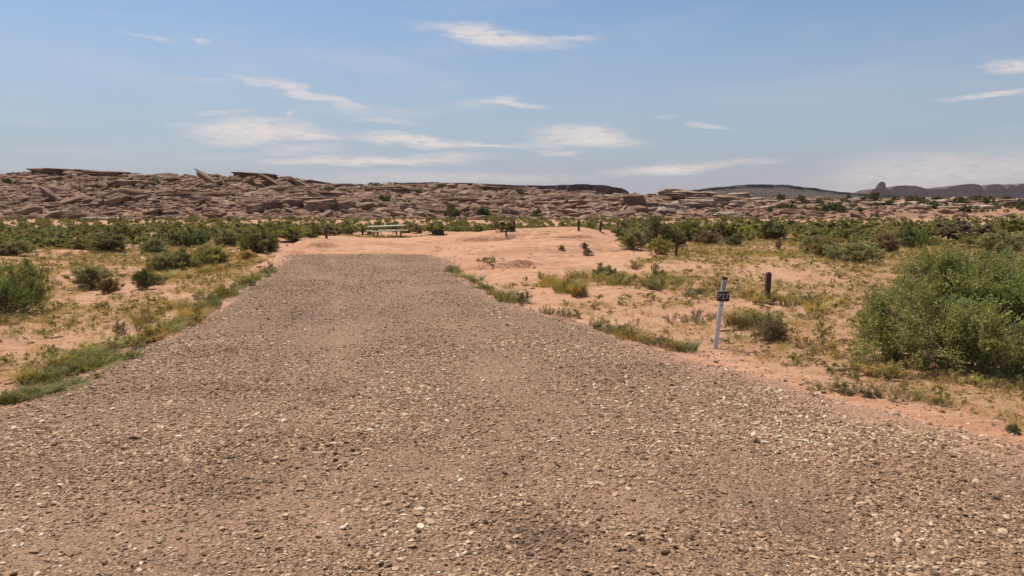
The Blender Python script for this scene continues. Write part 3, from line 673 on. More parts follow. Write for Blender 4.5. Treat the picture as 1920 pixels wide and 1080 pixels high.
def bush_geo(R_, Hh, ntw, m, ll, lw, lobes=5, up=.8, nst=40, sr=.008, shell=.5, tw=.22, lobelist=None, per=10, la=.38):
    if lobelist is None:
        lo = []
        for k in range(lobes):
            a = rng.uniform(0, 6.28); d = R_ * .55 * math.sqrt(rng.random()) if k else 0
            lo.append((math.cos(a) * d, math.sin(a) * d, R_ * rng.uniform(.38, .62), Hh * rng.uniform(.6, 1.0)))
    else: lo = lobelist
    lo = np.array(lo); pr = lo[:, 2] ** 2 * lo[:, 3]; pr /= pr.sum()
    ncl = max(12, ntw // per); ci = rng.integers(0, ncl, ntw)
    k = rng.choice(len(lo), ncl, p=pr)[ci]; L = lo[k]
    dcl = norm(rng.normal(size=(ncl, 3))); dcl[:, 2] = np.where(dcl[:, 2] < -.85, -dcl[:, 2], dcl[:, 2]); d = dcl[ci]
    s_ = (shell + (1.0 - shell) * rng.random(ncl) ** .6)[ci] + rng.normal(size=ntw) * .03
    # lumpy surface
    lump = np.array([mnoise.noise(Vector((a[0] * 2.6 + q * 3, a[1] * 2.6, a[2] * 2.6))) for a, q in zip(d, k)])
    s_ = s_ * (1 + la * lump)
    P_ = np.stack([L[:, 0] + d[:, 0] * L[:, 2] * s_, L[:, 1] + d[:, 1] * L[:, 2] * s_, L[:, 3] * .44 + d[:, 2] * L[:, 3] * .5 * s_], 1)
    P_ += rng.normal(size=P_.shape) * R_ * .055
    P_[:, 2] = np.maximum(P_[:, 2], .01 * Hh + rng.random(ntw) * .06)
    G = norm(d * np.array([.8, .8, .4]) + np.array([0, 0, up]) + (rng.normal(size=(ncl, 3)) * .4)[ci] + rng.normal(size=(ntw, 3)) * .30)
    TL = R_ * tw * rng.uniform(.6, 1.5, ntw)
    t = rng.random((ntw, m)); Q = P_[:, None] + G[:, None] * (TL[:, None] * t)[..., None]
    LG = norm((G[:, None] * .9 + rng.normal(size=(ntw, m, 3)) * .55).reshape(-1, 3)); N = ntw * m
    tin = np.clip(np.repeat(rng.random(ntw) * .2 + (rng.random(ncl) * .45)[ci] + .05, m) + rng.random(N) * .38, 0, 1); tin = np.where(rng.random(N) < .03, .98, np.minimum(tin, .9))
    V, Fq, T = leaves(Q.reshape(-1, 3), LG, ll * rng.uniform(.6, 1.4, N), lw * rng.uniform(.6, 1.3, N), tin)
    ii = rng.choice(ntw, min(nst, ntw), replace=False)
    A = np.stack([lo[k[ii], 0] * .35 + rng.normal(size=len(ii)) * .06 * R_, lo[k[ii], 1] * .35 + rng.normal(size=len(ii)) * .06 * R_, np.zeros(len(ii)) - .04], 1)
    SV_, SF = stemsgeo(A, P_[ii] + G[ii] * TL[ii][:, None] * .7, sr, sr * .3)
    # twigs carrying the leaves
    jj = rng.choice(ntw, min(ntw, nst * 8), replace=False)
    TV, TF = stemsgeo(P_[jj] - G[jj] * TL[jj][:, None] * .6, P_[jj] + G[jj] * TL[jj][:, None], sr * .35, sr * .12, 2, .04)
    return (V, Fq, T), (np.concatenate([SV_, TV]), np.concatenate([SF, TF + len(SV_)]))
def one(fo, st, name='bush'):
    V = np.concatenate([fo[0], st[0]]); Fq = np.concatenate([fo[1], st[1] + len(fo[0])])
    return mesh_np(name, V, Fq, [LEAF, TWIG], False, np.concatenate([fo[2], np.full(len(st[0]), .5)]), np.concatenate([np.zeros(len(fo[1])), np.ones(len(st[1]))]))
def two(fo, st): return mesh_np('foliage', fo[0], fo[1], [LEAF], False, fo[2]), mesh_np('branches', st[0], st[1], [TWIG], False)

COL = {'green': (0.204, 0.219, 0.082), 'bright': (.27, .265, .095), 'ww': (0.277, 0.282, 0.092), 'grey': (.29, .275, .155), 'yy': (0.262, 0.247, 0.149), 'dark': (.15, .155, .082), 'vv': (0.128, 0.142, 0.075), 'olive': (0.268, 0.238, 0.107), 'brown': (.23, .185, .118), 'xx': (0.296, 0.210, 0.123), 'ochre': (0.473, 0.330, 0.132),
       'straw': (0.546, 0.410, 0.210), 'dead': (0.221, 0.163, 0.117), 'fresh': (.165, .18, .072), 'zz': (0.184, 0.235, 0.091), 'yellow': (0.414, 0.356, 0.138)}
CW = {'green': 'green', 'bright': 'bright yellow-green', 'grey': 'grey-green', 'dark': 'dark green', 'olive': 'olive', 'brown': 'brownish', 'ochre': 'ochre', 'straw': 'straw-coloured', 'dead': 'dead brown', 'fresh': 'fresh green', 'yellow': 'yellowish'}
NEARB = [two(*bush_geo(.5, .75, 1500, 12, .030, .0065, rng.integers(4, 8), .8, 60, .006)) for _ in range(4)]
MIDB = [one(*bush_geo(.5, .75, 620, 11, .046, .011, rng.integers(4, 8), .9, 40, .007)) for _ in range(6)]
MIDP = [two(*bush_geo(.5, .75, 900, 11, .040, .0095, rng.integers(5, 9), .9, 46, .007)) for _ in range(4)]
FARB = [one(*bush_geo(.5, .75, 330, 9, .075, .022, rng.integers(4, 8), .9, 22, .009)) for _ in range(6)]
JUN = [one(*bush_geo(.5, .85, 300, 8, .09, .03, 4, .5, 12, .02, .35)) for _ in range(3)]
SPARSE = [one(*bush_geo(.5, .75, 260, 8, .035, .007, 5, 1.0, 60, .006)) for _ in range(3)]
def colv(c, j=.12):
    q = np.array(COL[c]) * (1 + rng.normal() * j); return (float(q[0] * (1 + rng.normal() * .06)), float(q[1]), float(q[2]), 1)
def place(px, py, wpx, ytop, c, lab, kind='auto', name='bush', cat='bush', group='desert shrubs', dy=.35, phrase=None):
    gx, gy, gz = at(px, py); wd = wpx / F * gy; ht = (py - ytop) / F * gy
    gy2 = gy + wd * dy * .5; gx2 = gx * gy2 / gy; gz2 = float(H(gx2, gy2))
    rz = rng.uniform(0, 6.28); sc = (wd / 1.0, wd / 1.0 * .9, max(ht, .05) / .78); cc = colv(c)
    if kind == 'auto': kind = 'near' if gy < 15 else 'midp' if gy < 40 and wpx > 45 else 'mid' if gy < 34 else 'far'
    if kind in ('near', 'midp'):
        fo, st = random.choice(NEARB if kind == 'near' else MIDP)
        r = bpy.data.objects.new(name, None); C.objects.link(r); r.location = (gx2, gy2, gz2); r.rotation_euler = (0, 0, rz); r.scale = sc
        a = add('foliage', fo, r); b = add('branches', st, r); a.color = cc; r.empty_display_size = .1
        o = r
    else:
        o = add(name, random.choice({'mid': MIDB, 'far': FARB, 'jun': JUN, 'sparse': SPARSE}[kind]), None, (gx2, gy2, gz2), (0, 0, rz), sc); o.color = cc
    tag(o, lab, cat, group)
    if phrase: pend(o, phrase, px)
    return o

# the big bush at the right edge: one of a kind, its lobes laid out in metres
def lobe_at(px, ytop, dist, r):
    x_ = (px - 960) / F * dist; z_ = 2 - (ytop - HZ) / F * dist
    return (x_ - 6.2, dist - 10.3, r, z_)
LB = [lobe_at(1728, 580, 9.3, .52), lobe_at(1692, 598, 9.7, .38), lobe_at(1655, 606, 9.8, .36), lobe_at(1700, 555, 10.6, .5), lobe_at(1690, 640, 9.0, .35), lobe_at(1760, 560, 9.4, .75), lobe_at(1830, 590, 9.0, .6), lobe_at(1790, 500, 10.8, .85), lobe_at(1880, 510, 10.6, .9), lobe_at(1765, 512, 11.2, .6),
      lobe_at(1960, 520, 10.2, 1.0), lobe_at(1900, 610, 8.9, .55), lobe_at(1850, 488, 11.5, .8), lobe_at(2050, 560, 9.8, 1.0), lobe_at(1745, 630, 8.8, .38), lobe_at(1990, 640, 8.7, .6)]
fo, st = bush_geo(1.0, 1.3, 19000, 13, .036, .0078, 1, .45, 340, .014, .5, .20, LB, 36, .55)
big_b = bpy.data.objects.new('bush', None); C.objects.link(big_b); big_b.location = (6.2, 10.3, float(H(6.2, 10.3)))
a_, b_3 = two(fo, st); q = add('foliage', a_, big_b); q.color = (.265, .275, .11, 1); add('branches', b_3, big_b)
tag(big_b, 'very large feathery green bush sprawling in from the right frame edge', 'bush', 'desert shrubs')

BL = [
 (12, 592, 120, 484, 'green', 'large green bush cut by the left frame edge beside the sand'),
 (58, 560, 60, 488, 'green', 'right-hand green lobe bush leaning against the large left-edge bush'),
 (6, 480, 46, 458, 'dead', 'dark brown dead bush at the left frame edge, above the large green one'),
 (183, 540, 80, 497, 'grey', 'rounded grey-green bush standing alone on the left sand'),
 (196, 553, 45, 520, 'olive', 'sparse pale shrub in front of the lone rounded grey-green bush'),
 (262, 545, 46, 503, 'fresh', 'upright leafy green shrub in front of the left bush group'),
 (292, 535, 34, 512, 'grey', 'small shrub right of the upright leafy one'),
 (300, 512, 60, 472, 'grey', 'grey-green bush at the left end of the front group'),
 (345, 510, 84, 468, 'green', 'green bush in the middle of the front left group'),
 (385, 503, 90, 458, 'bright', 'bright yellow-green bush at the right end of the front left group'),
 (318, 505, 70, 478, 'dark', 'darker low bush tucked in the front left group'),
 (292, 478, 50, 446, 'grey', 'grey-green bush behind the front left group'),
 (362, 460, 60, 430, 'dark', 'dark bush behind the bright yellow-green one'),
 (215, 474, 90, 436, 'dark', 'broad dark green bush in front of the left scrub band'),
 (150, 468, 50, 443, 'olive', 'low olive bush left of the broad dark one'),
 (470, 475, 96, 424, 'green', 'tall green bush left of the pad beside the track end'),
 (505, 470, 50, 438, 'dark', 'dark right flank bush beside the tall green pad bush'),
 (470, 490, 40, 468, 'ochre', 'small ochre shrub below the tall green pad bush'),
 (550, 452, 80, 418, 'bright', 'bright green bush left of the first brown post'),
 (425, 462, 60, 428, 'grey', 'grey bush between two green ones left of the pad'),
 (588, 446, 40, 422, 'bright', 'small bright bush touching the leftmost brown post'),
 (1190, 470, 66, 425, 'grey', 'greyish bush at the left end of the big thicket'),
 (1232, 466, 90, 404, 'dark', 'tall dark green bush in the big thicket'),
 (1285, 452, 70, 408, 'green', 'green bush behind the tall brown post'),
 (1238, 478, 46, 443, 'bright', 'low bright green bush in front of the thicket'),
 (1262, 462, 44, 432, 'fresh', 'vivid green bush just left of the tall brown post'),
 (1345, 452, 90, 410, 'green', 'broad green bush right of the tall brown post'),
 (1330, 458, 60, 430, 'dead', 'tangled dead grey bush with fallen branches'),
 (1400, 448, 80, 412, 'bright', 'yellow-green bush in the row right of the tall post'),
 (1375, 462, 40, 438, 'grey', 'grey shrub at the front of the row right of the tall post'),
 (1450, 450, 70, 415, 'dark', 'dark green bush before the pale slope on the right'),
 (1515, 478, 60, 440, 'grey', 'left grey-green part of the low mid-right bush clump'),
 (1550, 484, 84, 445, 'olive', 'olive middle bush of the low mid-right clump'),
 (1600, 494, 84, 448, 'grey', 'bush with bare woody base at the right of the mid-right clump'),
 (1655, 475, 60, 430, 'brown', 'brownish bush right of the mid-right clump'),
 (1705, 466, 60, 425, 'green', 'green bush with dark base right of the brownish one'),
 (1795, 454, 110, 414, 'dead', 'wide bare grey-brown bush on the right'),
 (1855, 478, 90, 432, 'grey', 'grey-green bush behind the very large right bush'),
 (1890, 445, 80, 408, 'bright', 'bright bush near the right frame edge, far side'),
 (1560, 440, 70, 415, 'green', 'green bush in the right band above the mid-right clump'),
 (1620, 438, 70, 416, 'olive', 'olive bush in the right band below the plain'),
 (1736, 498, 17, 481, 'dead', 'small dark round dead shrub on sand left of the big right bush'),
 (1461, 468, 17, 449, 'dead', 'small dark dead shrub left of the mid-right clump'),
 (1130, 525, 50, 495, 'grey', 'round grey-green bush among yellow grass right of the pad'),
 (1097, 467, 22, 456, 'dark', 'upper of two tiny dark shrubs on the bare sand'),
 (1100, 480, 24, 468, 'dark', 'lower of two tiny dark shrubs on the bare sand'),
 (1051, 469, 14, 460, 'olive', 'tiny olive shrub left of the two dark ones on bare sand'),
 (1440, 645, 70, 598, 'brown', 'rounded dry twiggy shrub right of the numbered marker'),
 (88, 514, 12, 502, 'dead', 'small dark stump-like shrub right of the left-edge bush'),
 (1895, 818, 30, 798, 'dark', 'tiny dark green shrub at the gravel edge, lower right'),
 (940, 435, 42, 414, 'dark', 'dark shrub at the pad edge right of the fire ring'),
]
for (px, py, wp, yt, c, lab) in BL: place(px, py, wp * (1.22 if wp > 25 else 1.0), yt - (1 if wp > 25 else 0), c, lab)
# juniper-like scrub on the ridge and its skyline
for (px, py, wp, yt, lab) in [(10, 348, 22, 334, 'round dark juniper high on the ridge at the left frame edge'), (122, 322, 5, 316, 'tiny shrub on the long caprock, left of its row'), (146, 323, 5, 317, 'tiny shrub on the long caprock, left of a close trio'),
        (156, 324, 5, 318, 'tiny middle shrub of the close trio on the long caprock'), (164, 324, 7, 317, 'bushier shrub at the right of the trio on the long caprock'), (207, 325, 6, 316, 'tallest shrub standing up on the left skyline'), (221, 325, 6, 320, 'low shrub right of the tallest skyline shrub'),
        (248, 327, 5, 321, 'tiny skyline shrub at the right end of the caprock'), (850, 410, 36, 384, 'dark juniper on the slope above the fire ring'), (902, 408, 30, 386, 'dark grey juniper right of the fire ring on the slope'), (1003, 410, 22, 392, 'dark bluish juniper at the slope foot left of the ledges'),
        (1022, 410, 18, 400, 'low dark juniper beside the bluish one'), (812, 349, 7, 340, 'small juniper poking above the skyline over the table'), (1193, 366, 10, 360, 'small shrub on the skyline between mesa and outcrop'), (1218, 365, 6, 360, 'tiny shrub at the left end of the outcrop'), (898, 380, 22, 368, 'olive juniper midway up the middle slope'),
        (292, 345, 14, 333, 'small green shrub midslope left of the leaning slab'), (720, 380, 26, 367, 'low olive scrub above the picnic table'), (700, 352, 24, 343, 'dark juniper on the ridge top left of the long flat caprock')]:
    place(px, py, wp, yt, 'dark' if 'dark' in lab else 'green', lab, 'jun', 'juniper', 'shrub', 'junipers and scrub on the ridge', 0)
for k in range(100):
    if k < 34: px = rng.uniform(600, 1190); py = np.interp(px, CX, CY) + rng.uniform(-1, 12); wp = rng.uniform(7, 20)
    else: px = rng.uniform(1420, 1940); py = rng.uniform(375, 400); wp = rng.uniform(8, 30)
    place(px, py, wp, py - wp * rng.uniform(.35, .6), 'dark', None, 'jun', 'juniper', 'shrub', 'junipers and scrub on the ridge', 0, f'{"small" if wp < 14 else "wide"} dark scrub clump {"along the ridge top" if k < 34 else "far on the plain" if py < 386 else "on the near plain"} {zone(px)}')

# scrub bands
def inband(px, py):
    top = np.interp(px, [0, 600, 800, 1150, 1200, 1500, 1920], [432, 428, 428, 424, 418, 420, 418])
    bot = np.interp(px, [0, 130, 250, 420, 520, 600, 700, 800, 900, 1150, 1170, 1300, 1500, 1640, 1760, 1920], [486, 468, 462, 466, 462, 444, 440, 438, 436, 432, 455, 448, 444, 452, 452, 470])
    return top, bot
cnt = 0; spots = []
while cnt < 205:
    px = rng.uniform(-120, 2040); t, b = inband(px, 0); py = t + (b - t) * rng.random() ** 1.2
    gx, gy, gz = at(px, py)
    if sdf(PAD, gx, gy) > -.2 or gy < 18: continue
    if any((gx - a) ** 2 + (gy - b) ** 2 < .55 for a, b in spots): continue
    spots.append((gx, gy)); wpx = rng.uniform(.9, 1.9) / gy * F; hp = rng.uniform(.5, .95) / gy * F
    c = rng.choice(['green', 'bright', 'grey', 'olive', 'dark', 'fresh', 'brown'], p=[.20, .20, .27, .18, .08, .03, .04])
    dz = 'front scrub' if py > (t + b) / 2 else 'back scrub'
    wh_ = zone(px).replace('above', 'beyond').replace('under', 'below')
    place(px, py, wpx, py - hp, c, None, 'far' if gy > 30 else 'mid', phrase=f'{"low" if hp * gy / F < .72 else "tall"} {CW[c]} bush in {dz} {wh_}'); cnt += 1
# the rest of the band, uncountable
def scatter_geo(variants, P_, sxy, sz, tints, jit=.5):
    n = len(P_); return merge(variants, rng.integers(0, len(variants), n), P_, rotz(rng.uniform(0, 6.3, n)), np.stack([sxy, sxy, sz], 1), tints, jit)
sg = [bush_geo(.5, .6, 110, 7, .10, .032, 3, .9, 4, .009)[0] for _ in range(4)]
n = 6500; x = rng.uniform(-85, 85, n); y = rng.uniform(34, 108, n)
pp = np.array([proj(a, b, 0) for a, b in zip(x, y)])
mk = (sdf(PAD, x, y) < -1.0) & (np.abs(x) < .75 * y + 6) & ((y > 58) | (fbm(x / 7, y / 7, 3, 301) > -.08)) & ~((np.abs(x + 1) < 13) & (y < 57)) & (rng.random(n) < .85)
x = x[mk]; y = y[mk]; s_ = rng.uniform(.7, 1.5, len(x))
v, f, t = scatter_geo(sg, np.stack([x, y, H(x, y)], 1), s_, s_ * rng.uniform(.5, .85, len(x)), rng.random(len(x)) * .4)
o = tag(add('scrub', mesh_np('scrub', v, f, [LEAF], False, t)), 'continuous low green scrub filling the wash before the ridge', 'scrub', kind='stuff'); o.color = (.29, .275, .13, 1)

n = 2600; x = rng.uniform(-150, 190, n); y = rng.uniform(112, 190, n)
mk = (fbm(x / 9, y / 7, 3, 311) > np.where(x > 55, -.1, .12)) & (np.abs(x) < .8 * y); x = x[mk]; y = y[mk]; s_ = rng.uniform(.5, 1.7, len(x))
v, f, t = scatter_geo(sg, np.stack([x, y, H(x, y) + .08], 1), s_, s_ * rng.uniform(.4, .8, len(x)), rng.random(len(x)) * .4)
o = tag(add('slope_scrub', mesh_np('slope_scrub', v, f, [LEAF], False, t)), 'sparse olive scrub growing between the rocks of the ridge', 'scrub', kind='stuff'); o.color = (.20, .175, .085, 1)

# ---- tufts
def blades(n, r, h, wd, lean=.5, droop=.3):
    a = rng.uniform(0, 6.28, n); b = np.stack([np.cos(a), np.sin(a), np.zeros(n)], 1) * (r * np.sqrt(rng.random(n)))[:, None]
    a2 = a + rng.normal(size=n) * .6; o_ = np.stack([np.cos(a2), np.sin(a2), np.zeros(n)], 1); hh = h * rng.uniform(.5, 1.1, n)
    m = b + o_ * (hh * lean * .35)[:, None] + np.array([0, 0, 1]) * (hh * .6)[:, None]
    t = b + o_ * (hh * lean * (1 + droop))[:, None] + np.array([0, 0, 1]) * (hh)[:, None]
    s = np.stack([-np.sin(a2 + 1), np.cos(a2 + 1), np.zeros(n)], 1) * wd
    V = np.stack([b - s, b + s, m + s * .8, m - s * .8, t + s * .15, t - s * .15], 1).reshape(-1, 3)
    i = np.arange(n)[:, None] * 6
    F_ = np.concatenate([i + np.array([[0, 1, 2, 3]]), i + np.array([[3, 2, 4, 5]])])
    return V, F_, np.repeat(rng.random(n) * .8, 6)
GR = [mesh_np('grass', *blades(150, .16, .24, .0045, .8)[:2], [LEAF], False) for _ in range(1)]
def tuft_mesh(fn):
    v, f, t = fn(); return mesh_np('tuft', v, f, [LEAF], False, t)
TU = {'grass': [tuft_mesh(lambda: blades(170, .2, .26, .0042, .7)) for _ in range(4)],
      'weed': [one(*bush_geo(.22, .26, 130, 9, .028, .0055, 4, 1.0, 26, .0028, .3, .3), 'weed') for _ in range(5)],
      'dry': [one(*bush_geo(.22, .16, 60, 7, .026, .005, 4, .7, 30, .0028, .3, .35), 'weed') for _ in range(4)]}
def tuft(px, py, wpx, hpx, c, kind, lab=None, phrase=None):
    gx, gy, gz = at(px, py); wd = wpx / F * gy; ht = hpx / F * gy
    base = {'grass': (.5, .26), 'weed': (.5, .3), 'dry': (.5, .2)}[kind]
    o = add('grass_tuft' if kind == 'grass' else 'weed', random.choice(TU[kind]), None, (gx, gy, gz - .005), (0, 0, rng.uniform(0, 6.28)), (wd / base[0], wd / base[0], ht / base[1]))
    o.color = colv(c, .15)
    tag(o, lab, 'grass tuft' if kind == 'grass' else 'weed', 'grass tufts' if kind == 'grass' else 'small weeds on the sand')
    if phrase: pend(o, phrase, px)
# left verge strip
def strip(pts, n, spread, w, h, cols, kinds, where):
    for k in range(n):
        t = (k + rng.uniform(-.3, .3)) / n * (len(pts) - 1); t = min(max(t, 0), len(pts) - 1.001); i = int(t); q = t - i
        px = pts[i][0] * (1 - q) + pts[i + 1][0] * q + rng.normal() * spread; py = pts[i][1] * (1 - q) + pts[i + 1][1] * q + rng.normal() * spread * .3
        c = random.choice(cols); kd = random.choice(kinds); sc = (py - 385) / 270
        tuft(px, py, w * rng.uniform(.7, 1.3) * sc, h * rng.uniform(.7, 1.2) * sc, c, kd, None, f'{CW[c]} {"grass tuft" if kd == "grass" else "weed"} {where}')
strip([(60, 725), (120, 708), (190, 688), (245, 672)], 19, 9, 56, 25, ['fresh', 'yellow', 'green', 'olive', 'bright'], ['weed', 'weed', 'grass'], 'in the dense green verge patch')
strip([(110, 690), (170, 672), (235, 650)], 12, 8, 54, 22, ['bright', 'yellow', 'olive'], ['weed', 'grass'], 'at the back of the green verge patch')
strip([(250, 655), (300, 632), (350, 612), (395, 585)], 28, 8, 58, 28, ['yellow', 'ochre', 'olive', 'ochre'], ['weed', 'weed', 'grass'], 'in the ochre stretch of the left verge')
strip([(370, 590), (420, 560), (470, 532), (510, 508)], 26, 6, 62, 36, ['green', 'olive', 'yellow', 'green'], ['grass', 'weed'], 'where the left verge narrows toward the track end')
strip([(0, 755), (40, 752), (110, 738), (180, 712)], 15, 6, 48, 16, ['fresh', 'yellow', 'olive'], ['weed', 'dry', 'grass'], 'along the low left gravel edge')
strip([(200, 640), (270, 605), (320, 575), (420, 545)], 12, 14, 55, 24, ['olive', 'yellow', 'ochre', 'brown'], ['grass', 'weed', 'dry'], 'on the sand just behind the left verge')
strip([(440, 500), (480, 490), (520, 480)], 6, 8, 60, 26, ['ochre', 'straw'], ['grass'], 'in the ochre grass by the dark stones')
strip([(300, 525), (360, 515), (430, 505)], 9, 8, 60, 30, ['ochre', 'straw', 'ochre'], ['grass'], 'in front of the left bush group')
# right verge
strip([(845, 505), (870, 520), (905, 540), (925, 553)], 16, 5, 54, 22, ['olive', 'fresh', 'grey', 'yellow'], ['weed', 'grass'], 'along the far right gravel edge')
strip([(935, 562), (960, 568), (985, 573)], 7, 7, 60, 34, ['fresh', 'olive'], ['weed', 'grass'], 'in the clump halfway along the right gravel edge')
strip([(1030, 590), (1060, 594), (1090, 600)], 6, 6, 50, 22, ['yellow', 'olive', 'brown'], ['weed', 'dry'], 'near the track bend on the right')
strip([(1120, 618), (1200, 640), (1300, 665)], 20, 10, 58, 26, ['olive', 'brown', 'ochre', 'straw', 'yellow'], ['weed', 'dry', 'grass', 'dry'], 'along the gravel edge left of the numbered marker')
strip([(1020, 530), (1060, 548), (1100, 560)], 16, 9, 66, 38, ['yellow', 'ochre', 'yellow'], ['grass', 'weed'], 'in the yellow patch below the sand pad')
strip([(1085, 525), (1150, 530), (1180, 525)], 9, 9, 74, 42, ['olive', 'yellow', 'olive'], ['grass', 'weed'], 'around the round bush right of the pad')
strip([(1200, 500), (1240, 525), (1215, 545), (1260, 535)], 12, 10, 70, 40, ['olive', 'yellow'], ['grass', 'weed'], 'between the round bush and the tall brown post')
strip([(1385, 560), (1450, 570), (1520, 580), (1570, 575)], 15, 14, 64, 32, ['olive', 'yellow', 'ochre', 'brown'], ['grass', 'weed', 'dry'], 'around the short brown post')
strip([(1380, 610), (1420, 612), (1450, 618)], 7, 8, 64, 34, ['olive', 'brown', 'yellow'], ['grass', 'weed'], 'behind the numbered marker')
strip([(1280, 560), (1330, 545), (1370, 525)], 8, 10, 60, 26, ['olive', 'brown', 'yellow'], ['weed', 'dry'], 'on the sand above the numbered marker')
strip([(1520, 650), (1580, 680), (1640, 700), (1700, 715)], 16, 12, 54, 24, ['ochre', 'brown', 'yellow', 'olive'], ['dry', 'weed'], 'at the left foot of the very large bush')
strip([(1560, 735), (1640, 745), (1740, 755)], 9, 8, 44, 20, ['brown', 'olive', 'olive'], ['dry', 'weed'], 'in the thin line at the lower right gravel edge')
strip([(1760, 715), (1840, 722), (1910, 728)], 9, 7, 46, 18, ['ochre', 'olive', 'yellow'], ['dry', 'weed'], 'under the front of the very large bush')
strip([(895, 492), (915, 490), (930, 492), (900, 498)], 5, 3, 48, 24, ['olive', 'grey'], ['weed'], 'in the group on bare sand by the track end')
strip([(1250, 610), (1330, 600), (1280, 590)], 7, 12, 50, 22, ['brown', 'dead', 'brown'], ['dry'], 'in the brown scatter left of the numbered marker')
settle()
# uncountable low litter of forbs and straw
def stuffveg(name, n, kinds, col, lab, sz, dmin, pw, x0=-26, x1=26, y0=6, y1=52, thr=.3):
    x = rng.uniform(x0, x1, n); y = y0 + (y1 - y0) * rng.random(n) ** pw
    L = litter(x, y); mk = (rng.random(n) < (L - thr) * 2.2) & (np.abs(x) < .72 * y + 1.5); x = x[mk]; y = y[mk]
    s = np.clip(sz * np.exp(rng.normal(size=len(x)) * .4), 0, sz * 1.6)
    v, f, t = scatter_geo(kinds, np.stack([x, y, H(x, y) - .003], 1), s, s * rng.uniform(.6, 1.1, len(x)), rng.random(len(x)) * .5)
    o = tag(add(name, mesh_np(name, v, f, [LEAF], False, t)), lab, name.replace('_', ' '), kind='stuff'); o.color = col + (1,)
stuffveg('dry_grass', 75000, [blades(26, .6, .9, .017, .6) for _ in range(5)], (.50, .38, .18), 'thin straw-coloured grass stubble scattered over the sand', .10, 0, 1.15)
stuffveg('weed_cover', 22000, [bush_geo(.5, .55, 26, 6, .12, .026, 3, .9, 2, .01)[0] for _ in range(5)], (.27, .235, .10), 'sprinkling of tiny olive weeds over the sand', .19, 0, 1.15)
stuffveg('dead_leaves', 16000, [bush_geo(.5, .22, 14, 5, .16, .03, 3, .3, 2, .01)[0] for _ in range(5)], (.20, .12, .075), 'dark dry leaf litter and twigs lying on the sand', .13, 0, 1.15, thr=.2)
# clods of dried sand
n = 15000; x = rng.uniform(-24, 24, n); y = 5 + 40 * rng.random(n) ** 1.2
L = litter(x, y); mk = (rng.random(n) < np.clip(L, .10, 1)) & (np.abs(x) < .72 * y + 1.5) & (sdf(ROAD, x, y) < -.15); x = x[mk]; y = y[mk]; n = len(x)
s = np.clip(.022 * np.exp(rng.normal(size=n) * .55), .008, .11)
v, f, t = merge(pebvars(1, 6), rng.integers(0, 6, n), np.stack([x, y, H(x, y)], 1), rotz(rng.uniform(0, 6.3, n)), np.stack([s * 1.5, s, s * .6], 1))
me = mesh_np('dirt_clods', v, f, [SAND], True); add('dirt_clods', me); tag(bpy.data.objects['dirt_clods'], 'small clods of crumbly red sand on the ground', 'clods', kind='stuff')

# stray stones by the left verge
for (px, py, wd, lab) in [(449, 500, 12, 'leftmost of the three dark stones left of the track end'), (487, 493, 9, 'upper of the three dark stones left of the track end'), (486, 502, 10, 'lower right of the three dark stones left of the track end'),
                          (538, 461, 5, 'small black stone alone on the sand left of the pad'), (600, 441, 5, 'small brown stone beside the leftmost post'), (1675, 782, 22, 'pale stone at the gravel edge, lower right'), (1575, 698, 20, 'pale stone at the left foot of the very large bush')]:
    gx, gy, gz = at(px, py); s_ = wd / F * gy / 2
    o = add('stone', hero_mesh(px * .01, .7, .15, .02, PALE if 'pale' in lab else ROCK, 18, 10), None, (gx, gy, gz + s_ * .2), (0, 0, .3), (s_, s_ * .8, s_ * .5)); tag(o, lab, 'stone', 'loose stones on the sand')

# ------------------------------------------------------------------ hard objects
import bmesh
def bx(bm, c, s, rot=None, bev=0):
    m = Matrix.Translation(c) @ (rot.to_4x4() if rot else Matrix.Identity(4)) @ Matrix.Diagonal((s[0], s[1], s[2], 1))
    r = bmesh.ops.create_cube(bm, size=1, matrix=m)
    if bev:
        es = list({e for v in r['verts'] for e in v.link_edges})
        bmesh.ops.bevel(bm, geom=es, offset=bev, segments=2, affect='EDGES', clamp_overlap=True)
def bar(bm, a, b, w_, d_=None):
    a, b = Vector(a), Vector(b); q = (b - a).to_track_quat('Z', 'Y').to_matrix()
    bx(bm, (a + b) / 2, (w_, d_ or w_, (b - a).length), q)
def bobj(name, bm, m, parent=None, smooth=False):
    me = bpy.data.meshes.new(name); bm.to_mesh(me); bm.free(); me.materials.append(m)
    if smooth:
        for p in me.polygons: p.use_smooth = True
    return add(name, me, parent)
def empty(name, loc, rot=(0, 0, 0)):
    o = bpy.data.objects.new(name, None); C.objects.link(o); o.location = loc; o.rotation_euler = rot; o.empty_display_size = .1; return o

